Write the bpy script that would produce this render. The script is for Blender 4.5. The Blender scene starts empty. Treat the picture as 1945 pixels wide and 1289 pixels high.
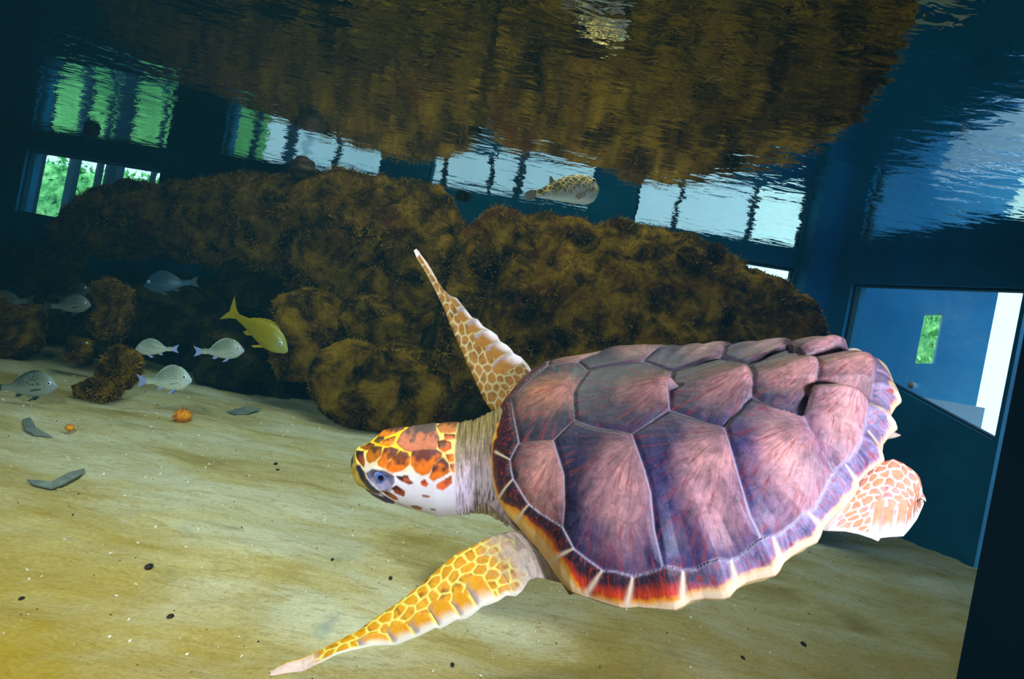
import bpy, math, random
import numpy as np
from mathutils import Vector, Matrix, noise as mnoise

# ------------------------------------------------------------------ camera, light, exposure
SC = bpy.context.scene
COL = SC.collection
F, CX, CY = 1080.0, 972.5, 644.5          # focal length and centre for the 1945 x 1289 frame
ROLL = math.radians(11.2)
CAM = np.array([0.0, 0.0, 0.63])          # floor is z = 0
HW = 0.90                                 # water surface above the camera
SURF = CAM[2] + HW
RX = np.array([math.cos(ROLL), 0, math.sin(ROLL)])
UP = np.array([-math.sin(ROLL), 0, math.cos(ROLL)])
FW = np.array([0.0, 1.0, 0.0])

def P(px, py, d):
    """point at depth d metres in front of the camera, seen at photograph pixel px, py"""
    return CAM + d * (RX * (px - CX) / F + UP * (CY - py) / F + FW)

def cam2w(A):
    return CAM + A[..., 0:1] * RX + A[..., 1:2] * UP + A[..., 2:3] * FW

def w2px(W):
    q = W - CAM
    x, y, z = q @ RX, q @ UP, q @ FW
    return np.stack([CX + F * x / z, CY - F * y / z], -1)

cd = bpy.data.cameras.new('camera')
cam = bpy.data.objects.new('camera', cd)
COL.objects.link(cam)
cd.sensor_width = 36.0
cd.lens = 36.0 * F / 1945.0
cd.clip_start = 0.02
cam.matrix_world = Matrix(((RX[0], UP[0], -FW[0], CAM[0]), (RX[1], UP[1], -FW[1], CAM[1]), (RX[2], UP[2], -FW[2], CAM[2]), (0, 0, 0, 1)))
SC.camera = cam

SC.view_settings.view_transform = 'Standard'
SC.view_settings.look = 'None'
SC.view_settings.gamma = 1.0
SC.view_settings.use_curve_mapping = False
SC.view_settings.exposure = 0.0
SC.cycles.max_bounces = 7
SC.cycles.diffuse_bounces = 2
SC.cycles.glossy_bounces = 4
SC.cycles.transparent_max_bounces = 10
SC.cycles.volume_bounces = 0
SC.cycles.caustics_reflective = False
SC.cycles.caustics_refractive = False
SC.cycles.sample_clamp_indirect = 4.0

wd = bpy.data.worlds.new('sky')
SC.world = wd
wd.use_nodes = True
bg = wd.node_tree.nodes['Background']
bg.inputs[0].default_value = (0.78, 0.92, 1.0, 1)
bg.inputs[1].default_value = 2.6

def lamp(name, kind, loc, target, energy, color, **kw):
    l = bpy.data.lights.new(name, kind)
    l.energy = energy
    l.color = color
    for k, v in kw.items():
        setattr(l, k, v)
    o = bpy.data.objects.new(name, l)
    COL.objects.link(o)
    o.location = Vector([float(v) for v in loc])
    d = Vector([float(v) for v in target]) - o.location
    o.rotation_euler = d.to_track_quat('-Z', 'Y').to_euler()
    return o

# the photographer's two strobes beside the camera; the overhead fills are added
lamp('strobe_right', 'SPOT', (0.52, 0.08, 0.62), P(1300, 930, 0.8), 43.0, (0.90, 0.87, 1.0), spot_size=math.radians(84), spot_blend=0.8, shadow_soft_size=0.06)
lamp('strobe_left', 'SPOT', (-0.66, 0.0, 1.34), P(480, 940, 1.85), 150.0, (1.0, 0.97, 0.86), spot_size=math.radians(78), spot_blend=0.9, shadow_soft_size=0.07)
lamp('overhead_fill', 'AREA', (-0.2, 2.4, 2.75), (-0.2, 2.5, 0), 62.0, (1.0, 0.93, 0.72), shape='RECTANGLE', size=2.6, size_y=2.0)  # soft fill added under the roof to light rock tops and sand
lamp('blue_fill_right', 'AREA', (2.6, 2.2, 2.6), (1.4, 2.2, 0.4), 50.0, (0.33, 0.42, 1.0), shape='RECTANGLE', size=1.2, size_y=1.6)  # blue fill added to tint the right wall and its reflection

lamp('sun', 'SUN', (0, -4, 9), (0, -1.2, 0), 3.2, (1.0, 0.97, 0.88), angle=0.01)

# ------------------------------------------------------------------ helpers
def lin(*c):
    return tuple(((v / 255.0 + 0.055) / 1.055) ** 2.4 if v > 10 else v / 255.0 / 12.92 for v in c)

def nplin(c):
    c = np.asarray(c, float) / 255.0
    return np.where(c > 0.04045, ((c + 0.055) / 1.055) ** 2.4, c / 12.92)

class NT:
    """tiny node graph writer"""
    def __init__(s, name):
        s.m = bpy.data.materials.new(name)
        s.m.use_nodes = True
        s.t = s.m.node_tree
        s.t.nodes.clear()
        s.out = s.t.nodes.new('ShaderNodeOutputMaterial')
    def n(s, typ, ins=None, **kw):
        nd = s.t.nodes.new('ShaderNode' + typ)
        for k, v in kw.items():
            setattr(nd, k, v)
        for k, v in (ins or {}).items():
            s.put(nd.inputs[k], v)
        return nd
    def put(s, sock, v):
        if hasattr(v, 'is_output'):
            s.t.links.new(v, sock)
        elif isinstance(v, (tuple, list)) and len(v) == 3 and sock.type == 'RGBA':
            sock.default_value = (*v, 1)
        else:
            sock.default_value = v
    def attr(s, name, which='Color'):
        return s.n('Attribute', attribute_name=name).outputs[which]
    def coord(s, which='Object'):
        return s.n('TexCoord').outputs[which]
    def scale(s, vec, sc):
        return s.n('Mapping', {'Vector': vec, 'Scale': sc}).outputs[0]
    def noise(s, vec, scale=5.0, detail=4.0, rough=0.55, dist=0.0):
        return s.n('TexNoise', {'Vector': vec, 'Scale': scale, 'Detail': detail, 'Roughness': rough, 'Distortion': dist}).outputs[0]
    def ramp(s, fac, stops, interp='LINEAR'):
        r = s.n('ValToRGB', {'Fac': fac})
        e = r.color_ramp
        e.interpolation = interp
        while len(e.elements) < len(stops):
            e.elements.new(0.5)
        for el, (p, c) in zip(e.elements, stops):
            el.position = p
            el.color = (*c, 1) if isinstance(c, tuple) else (c, c, c, 1)
        return r.outputs[0]
    def mix(s, fac, a, b, blend='MIX'):
        m = s.n('Mix', data_type='RGBA', blend_type=blend)
        s.put(m.inputs[0], fac); s.put(m.inputs[6], a); s.put(m.inputs[7], b)
        return m.outputs[2]
    def math(s, op, a, b=0.0, c=0.0):
        m = s.n('Math', operation=op)
        s.put(m.inputs[0], a); s.put(m.inputs[1], b); s.put(m.inputs[2], c)
        return m.outputs[0]
    def bump(s, h, strength=0.4, dist=0.01):
        return s.n('Bump', {'Height': h, 'Strength': strength, 'Distance': dist}).outputs[0]
    def bsdf(s, color, rough=0.7, normal=None, spec=0.3, **kw):
        b = s.n('BsdfPrincipled', {'Base Color': color, 'Roughness': rough, 'Specular IOR Level': spec})
        for k, v in kw.items():
            s.put(b.inputs[k], v)
        if normal is not None:
            s.put(b.inputs['Normal'], normal)
        s.t.links.new(b.outputs[0], s.out.inputs[0])
        return s.m

def mesh(name, verts, faces, mat=None, parent=None, smooth=True, cols=None, vecs=None, mats=None, mi=None):
    me = bpy.data.meshes.new(name)
    verts = np.asarray(verts, float).reshape(-1, 3)
    if isinstance(faces, np.ndarray):
        k = faces.shape[1]
        me.vertices.add(len(verts)); me.vertices.foreach_set('co', verts.ravel())
        me.loops.add(faces.size); me.loops.foreach_set('vertex_index', faces.ravel().astype(np.int32))
        me.polygons.add(len(faces)); me.polygons.foreach_set('loop_start', np.arange(0, faces.size, k, dtype=np.int32))
        me.update(calc_edges=True)
        me.validate()
    else:
        me.from_pydata([tuple(v) for v in verts], [], [tuple(int(i) for i in f) for f in faces])
    for nm, arr in (cols or {}).items():
        a = me.attributes.new(nm, 'FLOAT_COLOR', 'POINT')
        arr = np.asarray(arr, float).reshape(-1, 3)
        a.data.foreach_set('color', np.c_[arr, np.ones(len(arr))].ravel())
    for nm, arr in (vecs or {}).items():
        a = me.attributes.new(nm, 'FLOAT_VECTOR', 'POINT')
        a.data.foreach_set('vector', np.asarray(arr, float).reshape(-1, 3).ravel())
    for m in (mats or ([mat] if mat else [])):
        me.materials.append(m)
    if smooth:
        me.polygons.foreach_set('use_smooth', np.ones(len(me.polygons), bool))
    o = bpy.data.objects.new(name, me)
    COL.objects.link(o)
    if parent is not None:
        o.parent = parent
    return o

def gridfaces(n, m, wrap_m=False, off=0):
    """quads for an n x m vertex grid"""
    i = np.arange(n - 1)[:, None]
    j = np.arange(m if wrap_m else m - 1)[None, :]
    j2 = (j + 1) % m
    return (np.stack([i * m + j, i * m + j2, (i + 1) * m + j2, (i + 1) * m + j], -1).reshape(-1, 4) + off)

def tag(o, label, cat, group=None, kind=None):
    if label: o['label'] = label
    if cat: o['category'] = cat
    if group: o['group'] = group
    if kind: o['kind'] = kind
    return o

def empty(name, loc):
    o = bpy.data.objects.new(name, None)
    o.empty_display_size = 0.05
    COL.objects.link(o)
    o.location = Vector([float(v) for v in loc])
    return o

def structure(o):
    o['kind'] = 'structure'
    return o

def smooth01(x, a, b):
    t = np.clip((x - a) / (b - a), 0, 1)
    return t * t * (3 - 2 * t)

def nz(co, scale, octaves=3, seed=0.0):
    """fractal noise at many points, about -1..1"""
    off = Vector((seed * 3.7, seed * 1.3, seed * 2.1))
    return np.array([mnoise.fractal(Vector(c) * scale + off, 1.0, 2.0, octaves) for c in co])

def segdist(p, a, b):
    ab = b - a
    t = np.clip(((p - a) @ ab) / max(ab @ ab, 1e-12), 0, 1)
    return np.hypot(*(p - (a + t[:, None] * ab)).T)

def polydist(p, pts, closed=False):
    pts = np.asarray(pts, float)
    d = np.full(len(p), 1e9)
    n = len(pts)
    for i in range(n if closed else n - 1):
        d = np.minimum(d, segdist(p, pts[i], pts[(i + 1) % n]))
    return d

def inpoly(p, poly):
    poly = np.asarray(poly, float)
    ins = np.zeros(len(p), bool)
    n = len(poly)
    for i in range(n):
        x1, y1 = poly[i]; x2, y2 = poly[(i + 1) % n]
        if y1 == y2: continue
        c = ((y1 > p[:, 1]) != (y2 > p[:, 1])) & (p[:, 0] < (x2 - x1) * (p[:, 1] - y1) / (y2 - y1) + x1)
        ins ^= c
    return ins

def resample(pts, n):
    pts = np.asarray(pts, float)
    s = np.r_[0, np.cumsum(np.hypot(*np.diff(pts, axis=0).T))]
    t = np.linspace(0, s[-1], n)
    return np.stack([np.interp(t, s, pts[:, 0]), np.interp(t, s, pts[:, 1])], -1)

# ------------------------------------------------------------------ setting: tank walls, windows, sand, water
def wall_mat():
    t = NT('tank_paint')
    c = t.coord('Object')
    n = t.noise(c, 2.2, 6, 0.6)
    col = t.ramp(n, [(0.3, lin(2, 78, 118)), (0.7, lin(8, 112, 150))])
    return t.bsdf(col, 0.75, t.bump(t.noise(c, 30, 4), 0.15, 0.01), 0.15)
def dark_mat(name, a, b, rough=0.8):
    t = NT(name)
    n = t.noise(t.scale(t.coord('Object'), (1, 1, 0.3)), 3.0, 6, 0.6)
    return t.bsdf(t.ramp(n, [(0.35, a), (0.7, b)]), rough, None, 0.15)
M_WALL = wall_mat()
M_PIER = dark_mat('black_paint', lin(6, 16, 24), lin(16, 34, 36))

def wall(name, p0, p1, openings=(), z0=-0.1, z1=2.3, thick=0.14, mat=None):
    """upright wall from p0 to p1, seen from the side to the right of p0->p1 ... openings: (s0, s1, zb0, zb1, zt0, zt1)"""
    p0, p1 = np.array(p0, float), np.array(p1, float)
    L = np.hypot(*(p1 - p0)); d = (p1 - p0) / L
    nrm = np.array([-d[1], d[0]])                     # outward
    mid = (p0 + p1) / 2
    if nrm @ (mid - np.array([0, 1.2])) < 0: nrm = -nrm
    V, Fc = [], []
    def pt(s, z, o):
        q = p0 + d * s + nrm * (thick if o else 0)
        V.append((q[0], q[1], z)); return len(V) - 1
    def quad(a, b):                                   # a, b: (s, zlo, zhi) ; makes inner + outer sheets
        for o in (0, 1):
            i = [pt(a[0], a[1], o), pt(b[0], b[1], o), pt(b[0], b[2], o), pt(a[0], a[2], o)]
            Fc.append(i if o else i[::-1])
    def band(s_a, z_a, s_b, z_b):                     # reveal between the sheets
        Fc.append([pt(s_a, z_a, 0), pt(s_b, z_b, 0), pt(s_b, z_b, 1), pt(s_a, z_a, 1)])
    s = 0.0
    for (a, b, zb0, zb1, zt0, zt1) in sorted(openings):
        quad((s, z0, z1), (a, z0, z1))
        quad((a, z0, zb0), (b, z0, zb1)); quad((a, zt0, z1), (b, zt1, z1))
        band(a, zb0, b, zb1); band(a, zt0, b, zt1); band(a, zb0, a, zt0); band(b, zb1, b, zt1)
        s = b
    quad((s, z0, z1), (L, z0, z1))
    band(0, z0, 0, z1); band(L, z0, L, z1); band(0, z1, L, z1)
    return structure(mesh(name, V, Fc, mat or M_WALL, smooth=False)), p0, d, nrm

PA, PC, PD = (-4.55, 4.91), (1.91, 3.75), (2.36, 2.70)
def hit(p0, p1, px, py):
    """distance along the wall and height where a pixel's sight line meets it"""
    r = P(px, py, 1.0) - CAM
    p0, p1 = np.array(p0, float), np.array(p1, float)
    d = (p1 - p0) / np.hypot(*(p1 - p0))
    A = np.array([[r[0], -d[0]], [r[1], -d[1]]])
    k, s = np.linalg.solve(A, p0 - CAM[:2])
    return s, CAM[2] + k * r[2]
h = CAM[2]
W = []
for (xa, ya, xb, yb, zb, zt) in ((38, 350, 300, 350, .255, .80), (420, 285, 724, 300, .33, .785), (817, 300, 1123, 370, .43, .765), (1212, 370, 1530, 410, .42, .83)):
    W.append((hit(PA, PC, xa, ya)[0], hit(PA, PC, xb, yb)[0], h + zb, h + zb, h + zt, h + zt))
wall_back, bp0, bd, bn = wall('wall_back', PA, PC, W)
sa, sb = hit(PC, PD, 1602, 620)[0], hit(PC, PD, 1915, 700)[0]
def zat(pts, s):
    q = [hit(PC, PD, *p) for p in pts]
    return q[0][1] + (q[1][1] - q[0][1]) * (s - q[0][0]) / (q[1][0] - q[0][0])
bot, top = ((1700, 735), (1890, 838)), ((1640, 538), (1930, 546))
WR = (sa, sb, zat(bot, sa), zat(bot, sb), zat(top, sa), zat(top, sb))
wall_right, rp0, rd, rn = wall('wall_right', PC, PD, [WR])
wall('wall_left', (-5.7, 3.4), PA, mat=M_PIER)
wall('wall_left_near', (-5.7, 3.4), (-5.7, -1.0), mat=M_PIER)
wall('wall_near', (-5.7, -1.0), (2.6, -1.6), mat=M_PIER)
wall('wall_right_near', (2.6, -1.6), (1.9, 1.05), mat=M_PIER)

def prism(name, poly, z0, z1, mat):
    n = len(poly)
    V = [(x, y, z0) for x, y in poly] + [(x, y, z1) for x, y in poly]
    Fc = [[i, (i + 1) % n, n + (i + 1) % n, n + i] for i in range(n)] + [list(range(n))[::-1], list(range(n, 2 * n))]
    return structure(mesh(name, V, Fc, mat, smooth=False))
prism('wall_pier', [(2.37, 2.69), (1.235, 1.40), (1.9, 0.95), (2.9, 2.0)], -0.1, 2.3, M_PIER)
# square corner post between the back wall and the right wall
ca = np.array(bp0) + bd * hit(PA, PC, 1534, 420)[0]
prism('trim_1', [tuple(ca), (PC[0], PC[1]), (PC[0] + 0.05, PC[1] - 0.10), (PC[0] - 0.13, PC[1] - 0.09)], -0.1, 2.3, M_WALL)

# glass
def glass_mat():
    t = NT('acrylic_pane')
    c = t.coord('Object')
    scratch = t.ramp(t.noise(t.scale(c, (6, 6, 30)), 6, 8, 0.7, 1.5), [(0.66, 0.0), (0.72, 1.0)])
    gl = t.n('BsdfGlossy', {'Color': (0.9, 0.95, 1.0), 'Roughness': 0.015})
    tr = t.n('BsdfTransparent', {'Color': (0.93, 0.98, 1.0)})
    mx = t.n('MixShader', {0: 0.16, 1: tr.outputs[0], 2: gl.outputs[0]})
    df = t.n('BsdfDiffuse', {'Color': (0.7, 0.85, 0.9)})
    m2 = t.n('MixShader', {0: t.math('MULTIPLY', scratch, 0.25), 1: mx.outputs[0], 2: df.outputs[0]})
    t.t.links.new(m2.outputs[0], t.out.inputs[0])
    return t.m
M_GLASS = glass_mat()
M_FRAME = dark_mat('window_seal', lin(5, 40, 52), lin(10, 60, 74))
def window(i, p0, d, nrm, w):
    a, b, zb0, zb1, zt0, zt1 = w
    root = structure(empty('window_%d' % i, (*(np.array(p0) + d * (a + b) / 2), (zb0 + zt0) / 2)))
    o = Vector(root.location)
    def q(s, z, off):
        v = np.array(p0) + d * s + nrm * off
        return (v[0] - o.x, v[1] - o.y, z - o.z)
    V = [q(s, z, off) for off in (0.05, 0.065) for s, z in ((a, zb0), (b, zb1), (b, zt1), (a, zt0))]
    Fc = [[0, 1, 2, 3], [7, 6, 5, 4], [0, 4, 5, 1], [1, 5, 6, 2], [2, 6, 7, 3], [3, 7, 4, 0]]
    mesh('window_pane', V, Fc, M_GLASS, root, smooth=False)
    g = 0.012
    inner = ((a + g, zb0 + g), (b - g, zb1 + g), (b - g, zt1 - g), (a + g, zt0 - g))
    outer = ((a, zb0), (b, zb1), (b, zt1), (a, zt0))
    V, Fc = [], []
    for off in (0.03, 0.075):
        V += [q(s, z, off) for s, z in outer] + [q(s, z, off) for s, z in inner]
    for k in range(4):
        j = (k + 1) % 4
        Fc += [[k, j, 4 + j, 4 + k], [8 + k, 12 + k, 12 + j, 8 + j], [4 + k, 4 + j, 12 + j, 12 + k]]
    mesh('window_frame', V, Fc, M_FRAME, root, smooth=False)
for i, w in enumerate(W): window(i + 1, bp0, bd, bn, w)
window(5, rp0, rd, rn, WR)

# sand
def sand_mat():
    t = NT('sand')
    c = t.coord('Object')
    big = t.noise(t.scale(c, (1.0, 2.2, 1)), 1.6, 6, 0.6, 0.6)
    col = t.ramp(big, [(0.30, lin(150, 132, 74)), (0.44, lin(182, 168, 118)), (0.56, lin(190, 184, 152)), (0.70, lin(204, 198, 172))])
    streak = t.noise(t.scale(c, (1.3, 6.5, 1)), 3.2, 7, 0.65, 1.2)
    col = t.mix(t.ramp(streak, [(0.56, 0.0), (0.72, 0.5)]), col, lin(132, 112, 50))
    wisp = t.noise(t.scale(c, (1.2, 4.0, 1)), 9.0, 8, 0.7, 2.2)
    col = t.mix(t.ramp(wisp, [(0.55, 0.0), (0.60, 0.55), (0.66, 0.0)]), col, lin(138, 116, 58))
    col = t.mix(t.ramp(wisp, [(0.32, 0.45), (0.42, 0.0)]), col, lin(206, 208, 190))
    grey = t.noise(c, 2.7, 5, 0.6, 0.8)
    col = t.mix(t.ramp(grey, [(0.62, 0.0), (0.72, 0.55)]), col, lin(110, 128, 122))
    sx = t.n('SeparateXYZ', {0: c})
    near_falloff = t.math('ADD', sx.outputs[1], t.math('MULTIPLY', t.noise(c, 1.7, 5, 0.6, 0.8), 1.5))
    near_falloff = t.math('SUBTRACT', near_falloff, t.math('MULTIPLY', t.math('ABSOLUTE', t.math('ADD', sx.outputs[0], 0.25)), 0.45))
    col = t.mix(t.ramp(t.math('MULTIPLY', near_falloff, 0.4), [(0.52, 0.9), (0.80, 0.0)]), col, lin(156, 128, 20))  # yellow-olive near sand: vignette and light falloff painted into the colour
    fine = t.noise(c, 120, 5, 0.75)
    col = t.mix(0.5, col, t.ramp(fine, [(0.3, 0.35), (0.7, 0.75)]), 'OVERLAY')
    h = t.math('ADD', t.math('MULTIPLY', streak, 1.0), t.math('MULTIPLY', fine, 0.25))
    return t.bsdf(col, 0.92, t.bump(h, 0.4, 0.02), 0.1)
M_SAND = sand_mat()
nx, ny = 260, 240
gx, gy = np.meshgrid(np.linspace(-5.8, 2.6, nx), np.linspace(-1.5, 5.0, ny), indexing='ij')
pts = np.stack([gx, gy, 0 * gx], -1).reshape(-1, 3)
hgt = 0.022 * nz(pts * [1, 1.8, 1], 1.6, 3, 1) + 0.008 * nz(pts * [1, 2.5, 1], 7.0, 2, 2)
pts[:, 2] = hgt
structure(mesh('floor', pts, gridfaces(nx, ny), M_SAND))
def floor_z(x, y):
    i = int(round((x + 5.8) / 8.4 * (nx - 1))); j = int(round((y + 1.5) / 6.5 * (ny - 1)))
    return float(hgt[min(max(i, 0), nx - 1) * ny + min(max(j, 0), ny - 1)])
def on_floor(px, py, dz=0.0):
    r = P(px, py, 1.0) - CAM
    k = (-CAM[2] + dz) / r[2]
    q = CAM + k * r
    return np.array([q[0], q[1], floor_z(q[0], q[1])]), k

# water: the surface seen from below mirrors the tank, straight up it lets daylight through
def surf_mat():
    t = NT('water_surface')
    c = t.coord('Object')
    w1 = t.noise(t.scale(c, (1.0, 1.6, 1)), 2.3, 3, 0.5, 0.3)
    w2 = t.noise(t.scale(c, (0.8, 1.8, 1)), 9.0, 3, 0.5, 0.5)
    hsum = t.math('ADD', t.math('MULTIPLY', w1, 1.0), t.math('MULTIPLY', w2, 0.32))
    nrm = t.bump(hsum, 1.0, 0.008)
    gl = t.n('BsdfGlossy', {'Color': (0.97, 0.98, 0.98), 'Roughness': 0.0, 'Normal': nrm})
    tr = t.n('BsdfTransparent', {'Color': (0.92, 0.97, 1.0)})
    geo = t.n('NewGeometry')
    dot = t.n('VectorMath', operation='DOT_PRODUCT')
    t.put(dot.inputs[0], geo.outputs['Incoming']); t.put(dot.inputs[1], geo.outputs['Normal'])
    ab = t.math('ABSOLUTE', dot.outputs['Value'])
    fac = t.ramp(ab, [(0.655, 1.0), (0.70, 0.06)])      # total internal reflection below the critical angle
    mx = t.n('MixShader', {0: fac, 1: tr.outputs[0], 2: gl.outputs[0]})
    t.t.links.new(mx.outputs[0], t.out.inputs[0])
    return t.m
V = [(-5.68, 3.38, SURF), (-5.68, -1.02, SURF), (2.58, -1.58, SURF), (1.9, 1.0, SURF), (2.8, 2.1, SURF), (2.42, 2.72, SURF), (1.96, 3.80, SURF), (-4.55, 4.96, SURF)]
structure(mesh('water_surface', V, [[0, 1, 2, 3, 4, 5, 6, 7]], surf_mat(), smooth=False))
def haze_mat():
    t = NT('water_haze')
    ab = t.n('VolumeAbsorption', {'Color': (0.30, 0.88, 1.0), 'Density': 0.13})
    sc = t.n('VolumeScatter', {'Color': (0.12, 0.60, 1.0), 'Density': 0.020, 'Anisotropy': 0.2})
    ad = t.n('AddShader', {0: ab.outputs[0], 1: sc.outputs[0]})
    t.t.links.new(ad.outputs[0], t.out.inputs[1])
    return t.m
HZ = [(-5.67, 3.37), (-5.67, -1.0), (2.56, -1.56), (1.88, 1.0), (2.8, 2.1), (2.40, 2.72), (1.94, 3.78), (-4.55, 4.94)]
n = len(HZ)
hz = mesh('water_body', [(x, y, -0.08) for x, y in HZ] + [(x, y, SURF + 0.002) for x, y in HZ],
          [[i, (i + 1) % n, n + (i + 1) % n, n + i] for i in range(n)] + [list(range(n))[::-1], list(range(n, 2 * n))], haze_mat(), smooth=False)
structure(hz)

# unseen roof added to darken the tank, then the ground, hedge and posts outside
M_ROOF = dark_mat('blocker_boards', lin(52, 48, 44), lin(84, 78, 70))
def box(name, c, s, mat, parent=None, rz=0.0):
    x, y, z = s[0] / 2, s[1] / 2, s[2] / 2
    V = []
    for dx, dy, dz in ((-x, -y, -z), (x, -y, -z), (x, y, -z), (-x, y, -z), (-x, -y, z), (x, -y, z), (x, y, z), (-x, y, z)):
        V.append((c[0] + dx * math.cos(rz) - dy * math.sin(rz), c[1] + dx * math.sin(rz) + dy * math.cos(rz), c[2] + dz))
    return mesh(name, V, [[3, 2, 1, 0], [4, 5, 6, 7], [0, 1, 5, 4], [1, 2, 6, 5], [2, 3, 7, 6], [3, 0, 4, 7]], mat, parent, smooth=False)
structure(box('ceiling_blocker', (-1.3, 1.6, 3.0), (10.5, 8.2, 0.12), M_ROOF))
M_DECK = dark_mat('deck', lin(150, 165, 165), lin(185, 195, 190))
structure(box('floor_outside', (-1, 9.2, -0.25), (26, 8.0, 0.1), M_DECK))
structure(box('floor_outside_right', (7.5, 1.5, -0.25), (9.0, 7.4, 0.1), M_DECK))

def leaf_mat():
    t = NT('hedge_leaves')
    c = t.coord('Object')
    n = t.noise(c, 9, 6, 0.7)
    return t.bsdf(t.ramp(n, [(0.3, lin(50, 104, 60)), (0.5, lin(120, 196, 110)), (0.7, lin(206, 240, 160))]), 0.6, None, 0.2)
M_LEAF = leaf_mat()
M_RAIL = dark_mat('rail_paint', lin(14, 40, 56), lin(24, 56, 74))
rng = np.random.default_rng(5)
def hedge(name, x0, x1, y, z1, label, n=5200):
    """a hedge: a lumpy core with leaf blades standing out of it"""
    cx, w = (x0 + x1) / 2, (x1 - x0)
    root = empty(name, (cx, y, -0.2))
    u, v = np.meshgrid(np.linspace(0, 1, 60), np.linspace(0, 2 * math.pi, 32, endpoint=False), indexing='ij')
    zc, rz_ = z1 / 2 + 0.1, z1 / 2 + 0.1
    env = np.clip(1 - (2 * u - 1) ** 8, 0, 1) ** 0.5
    X = (u - 0.5) * w; Y = 0.45 * np.cos(v) * env; Z = zc + rz_ * np.sin(v) * env
    p = np.stack([X, Y, Z], -1).reshape(-1, 3)
    p += (0.10 * nz(p, 2.2, 3, 7))[:, None] * np.array([0, 1, 1])
    mesh('foliage', p, gridfaces(60, 32, True), M_LEAF, root)
    k = rng.integers(0, len(p), n)
    c = p[k] + rng.normal(size=(n, 3)) * 0.05
    a = rng.normal(size=(n, 3)); a /= np.linalg.norm(a, axis=1)[:, None]
    b = np.cross(a, rng.normal(size=(n, 3))); b /= np.linalg.norm(b, axis=1)[:, None]
    s = rng.uniform(0.03, 0.07, n)[:, None]
    V = np.stack([c - a * s, c + b * s * .45, c + a * s, c - b * s * .45], 1).reshape(-1, 3)
    lf = mesh('leaves', V, np.arange(4 * n).reshape(-1, 4), M_LEAF, root, smooth=False)
    lf['kind'] = 'stuff'
    return tag(root, label, 'hedge', 'hedges beyond the tank windows')
hedge('hedge', -7.2, -3.45, 7.6, 1.75, 'bright green hedge seen through the lower pane at far left')
hedge('hedge', -3.3, -1.35, 7.9, 1.85, 'green hedge behind the second window, mirrored as green streaks')
hedge('hedge', -1.1, 1.0, 8.2, 1.75, 'low green hedge behind the third window, mirrored above the rock')
def pale_mat():
    t = NT('pale_parapet')
    return t.bsdf(t.ramp(t.noise(t.coord('Object'), 2, 4), [(.3, lin(214, 236, 244)), (.7, lin(240, 248, 250))]), .7, None, .2)
structure(box('wall_parapet', (-0.4, 7.0, 0.6), (6.0, 0.15, 1.7), pale_mat()))
def post(px, py, d, w, label, group):
    q = P(px, py, d)
    root = box('fence_post', (q[0], q[1], 0.9), (w, w, 2.3), M_RAIL)
    return tag(root, label, 'post', group)
for px, py, d, w, wh in ((70, 350, 6.0, .05, 'thin dark upright post nearest the left edge of the hedge view'), (133, 360, 6.6, .08, 'stout blue-grey post standing before the green hedge'),
                     (190, 320, 6.4, .05, 'thin dark post between the stout post and the wide pillar'), (218, 325, 6.2, .12, 'wide dark post beside the right end of the far left window'),
                     (292, 330, 6.2, .04, 'thin post at the right end of the far left window')):
    post(px, py, d, w, wh, 'posts outside the far left window')
for px, py, d, w, wh in ((480, 290, 6.0, .05, 'thin post mirrored as a wavy line in the second window'), (548, 300, 6.5, .10, 'broad grey post in the middle of the second window'), (640, 300, 6.2, .05, 'thin post near the right end of the second window'),
                     (850, 300, 5.6, .05, 'thin post near the left end of the third window'), (935, 320, 5.8, .05, 'thin wavy post in the middle of the third window'), (985, 350, 6.2, .08, 'broad post behind the puffer tail in the third window'),
                     (1285, 400, 5.5, .04, 'thin post near the left end of the fourth window'), (1430, 400, 5.5, .05, 'thin post near the right end of the fourth window')):
    post(px, py, d, w, wh, 'posts mirrored in the upper windows')
def blue_mat():
    t = NT('haze_blue')
    n = t.noise(t.coord('Object'), 1.2, 4, 0.6)
    return t.bsdf(t.ramp(n, [(0.3, lin(48, 132, 176)), (0.7, lin(84, 172, 208))]), 0.6, None, 0.2)
M_BLUE = blue_mat()
# blue wall added beyond the right window, standing in for haze and reflections
q0, q1 = P(1560, 640, 4.4), P(1868, 700, 3.9)
qs = [hit((q0[0], q0[1]), (q1[0], q1[1]), x, y) for x, y in ((1738, 690), (1792, 600))]
wall('wall_haze', (q0[0], q0[1]), (q1[0], q1[1]), [(qs[0][0], qs[1][0], qs[0][1], qs[0][1] + .02, qs[1][1], qs[1][1] + .02)], z0=-0.2, z1=2.2, thick=0.1, mat=M_BLUE)
k0, k1 = P(1700, 760, 3.75), P(1868, 790, 3.45)
prism('trim_haze', [(k0[0], k0[1]), (k1[0], k1[1]), (k1[0] + .1, k1[1] + .12), (k0[0] + .1, k0[1] + .12)], -.2, .78, pale_mat())  # pale kerb added to imitate whitish haze low in the window
hedge('hedge', 4.5, 5.7, 7.4, 2.5, 'green hedge added behind the small opening beyond the right window, standing in for a reflection', n=3000)  # greenery added to imitate the green reflection in the pane

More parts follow.
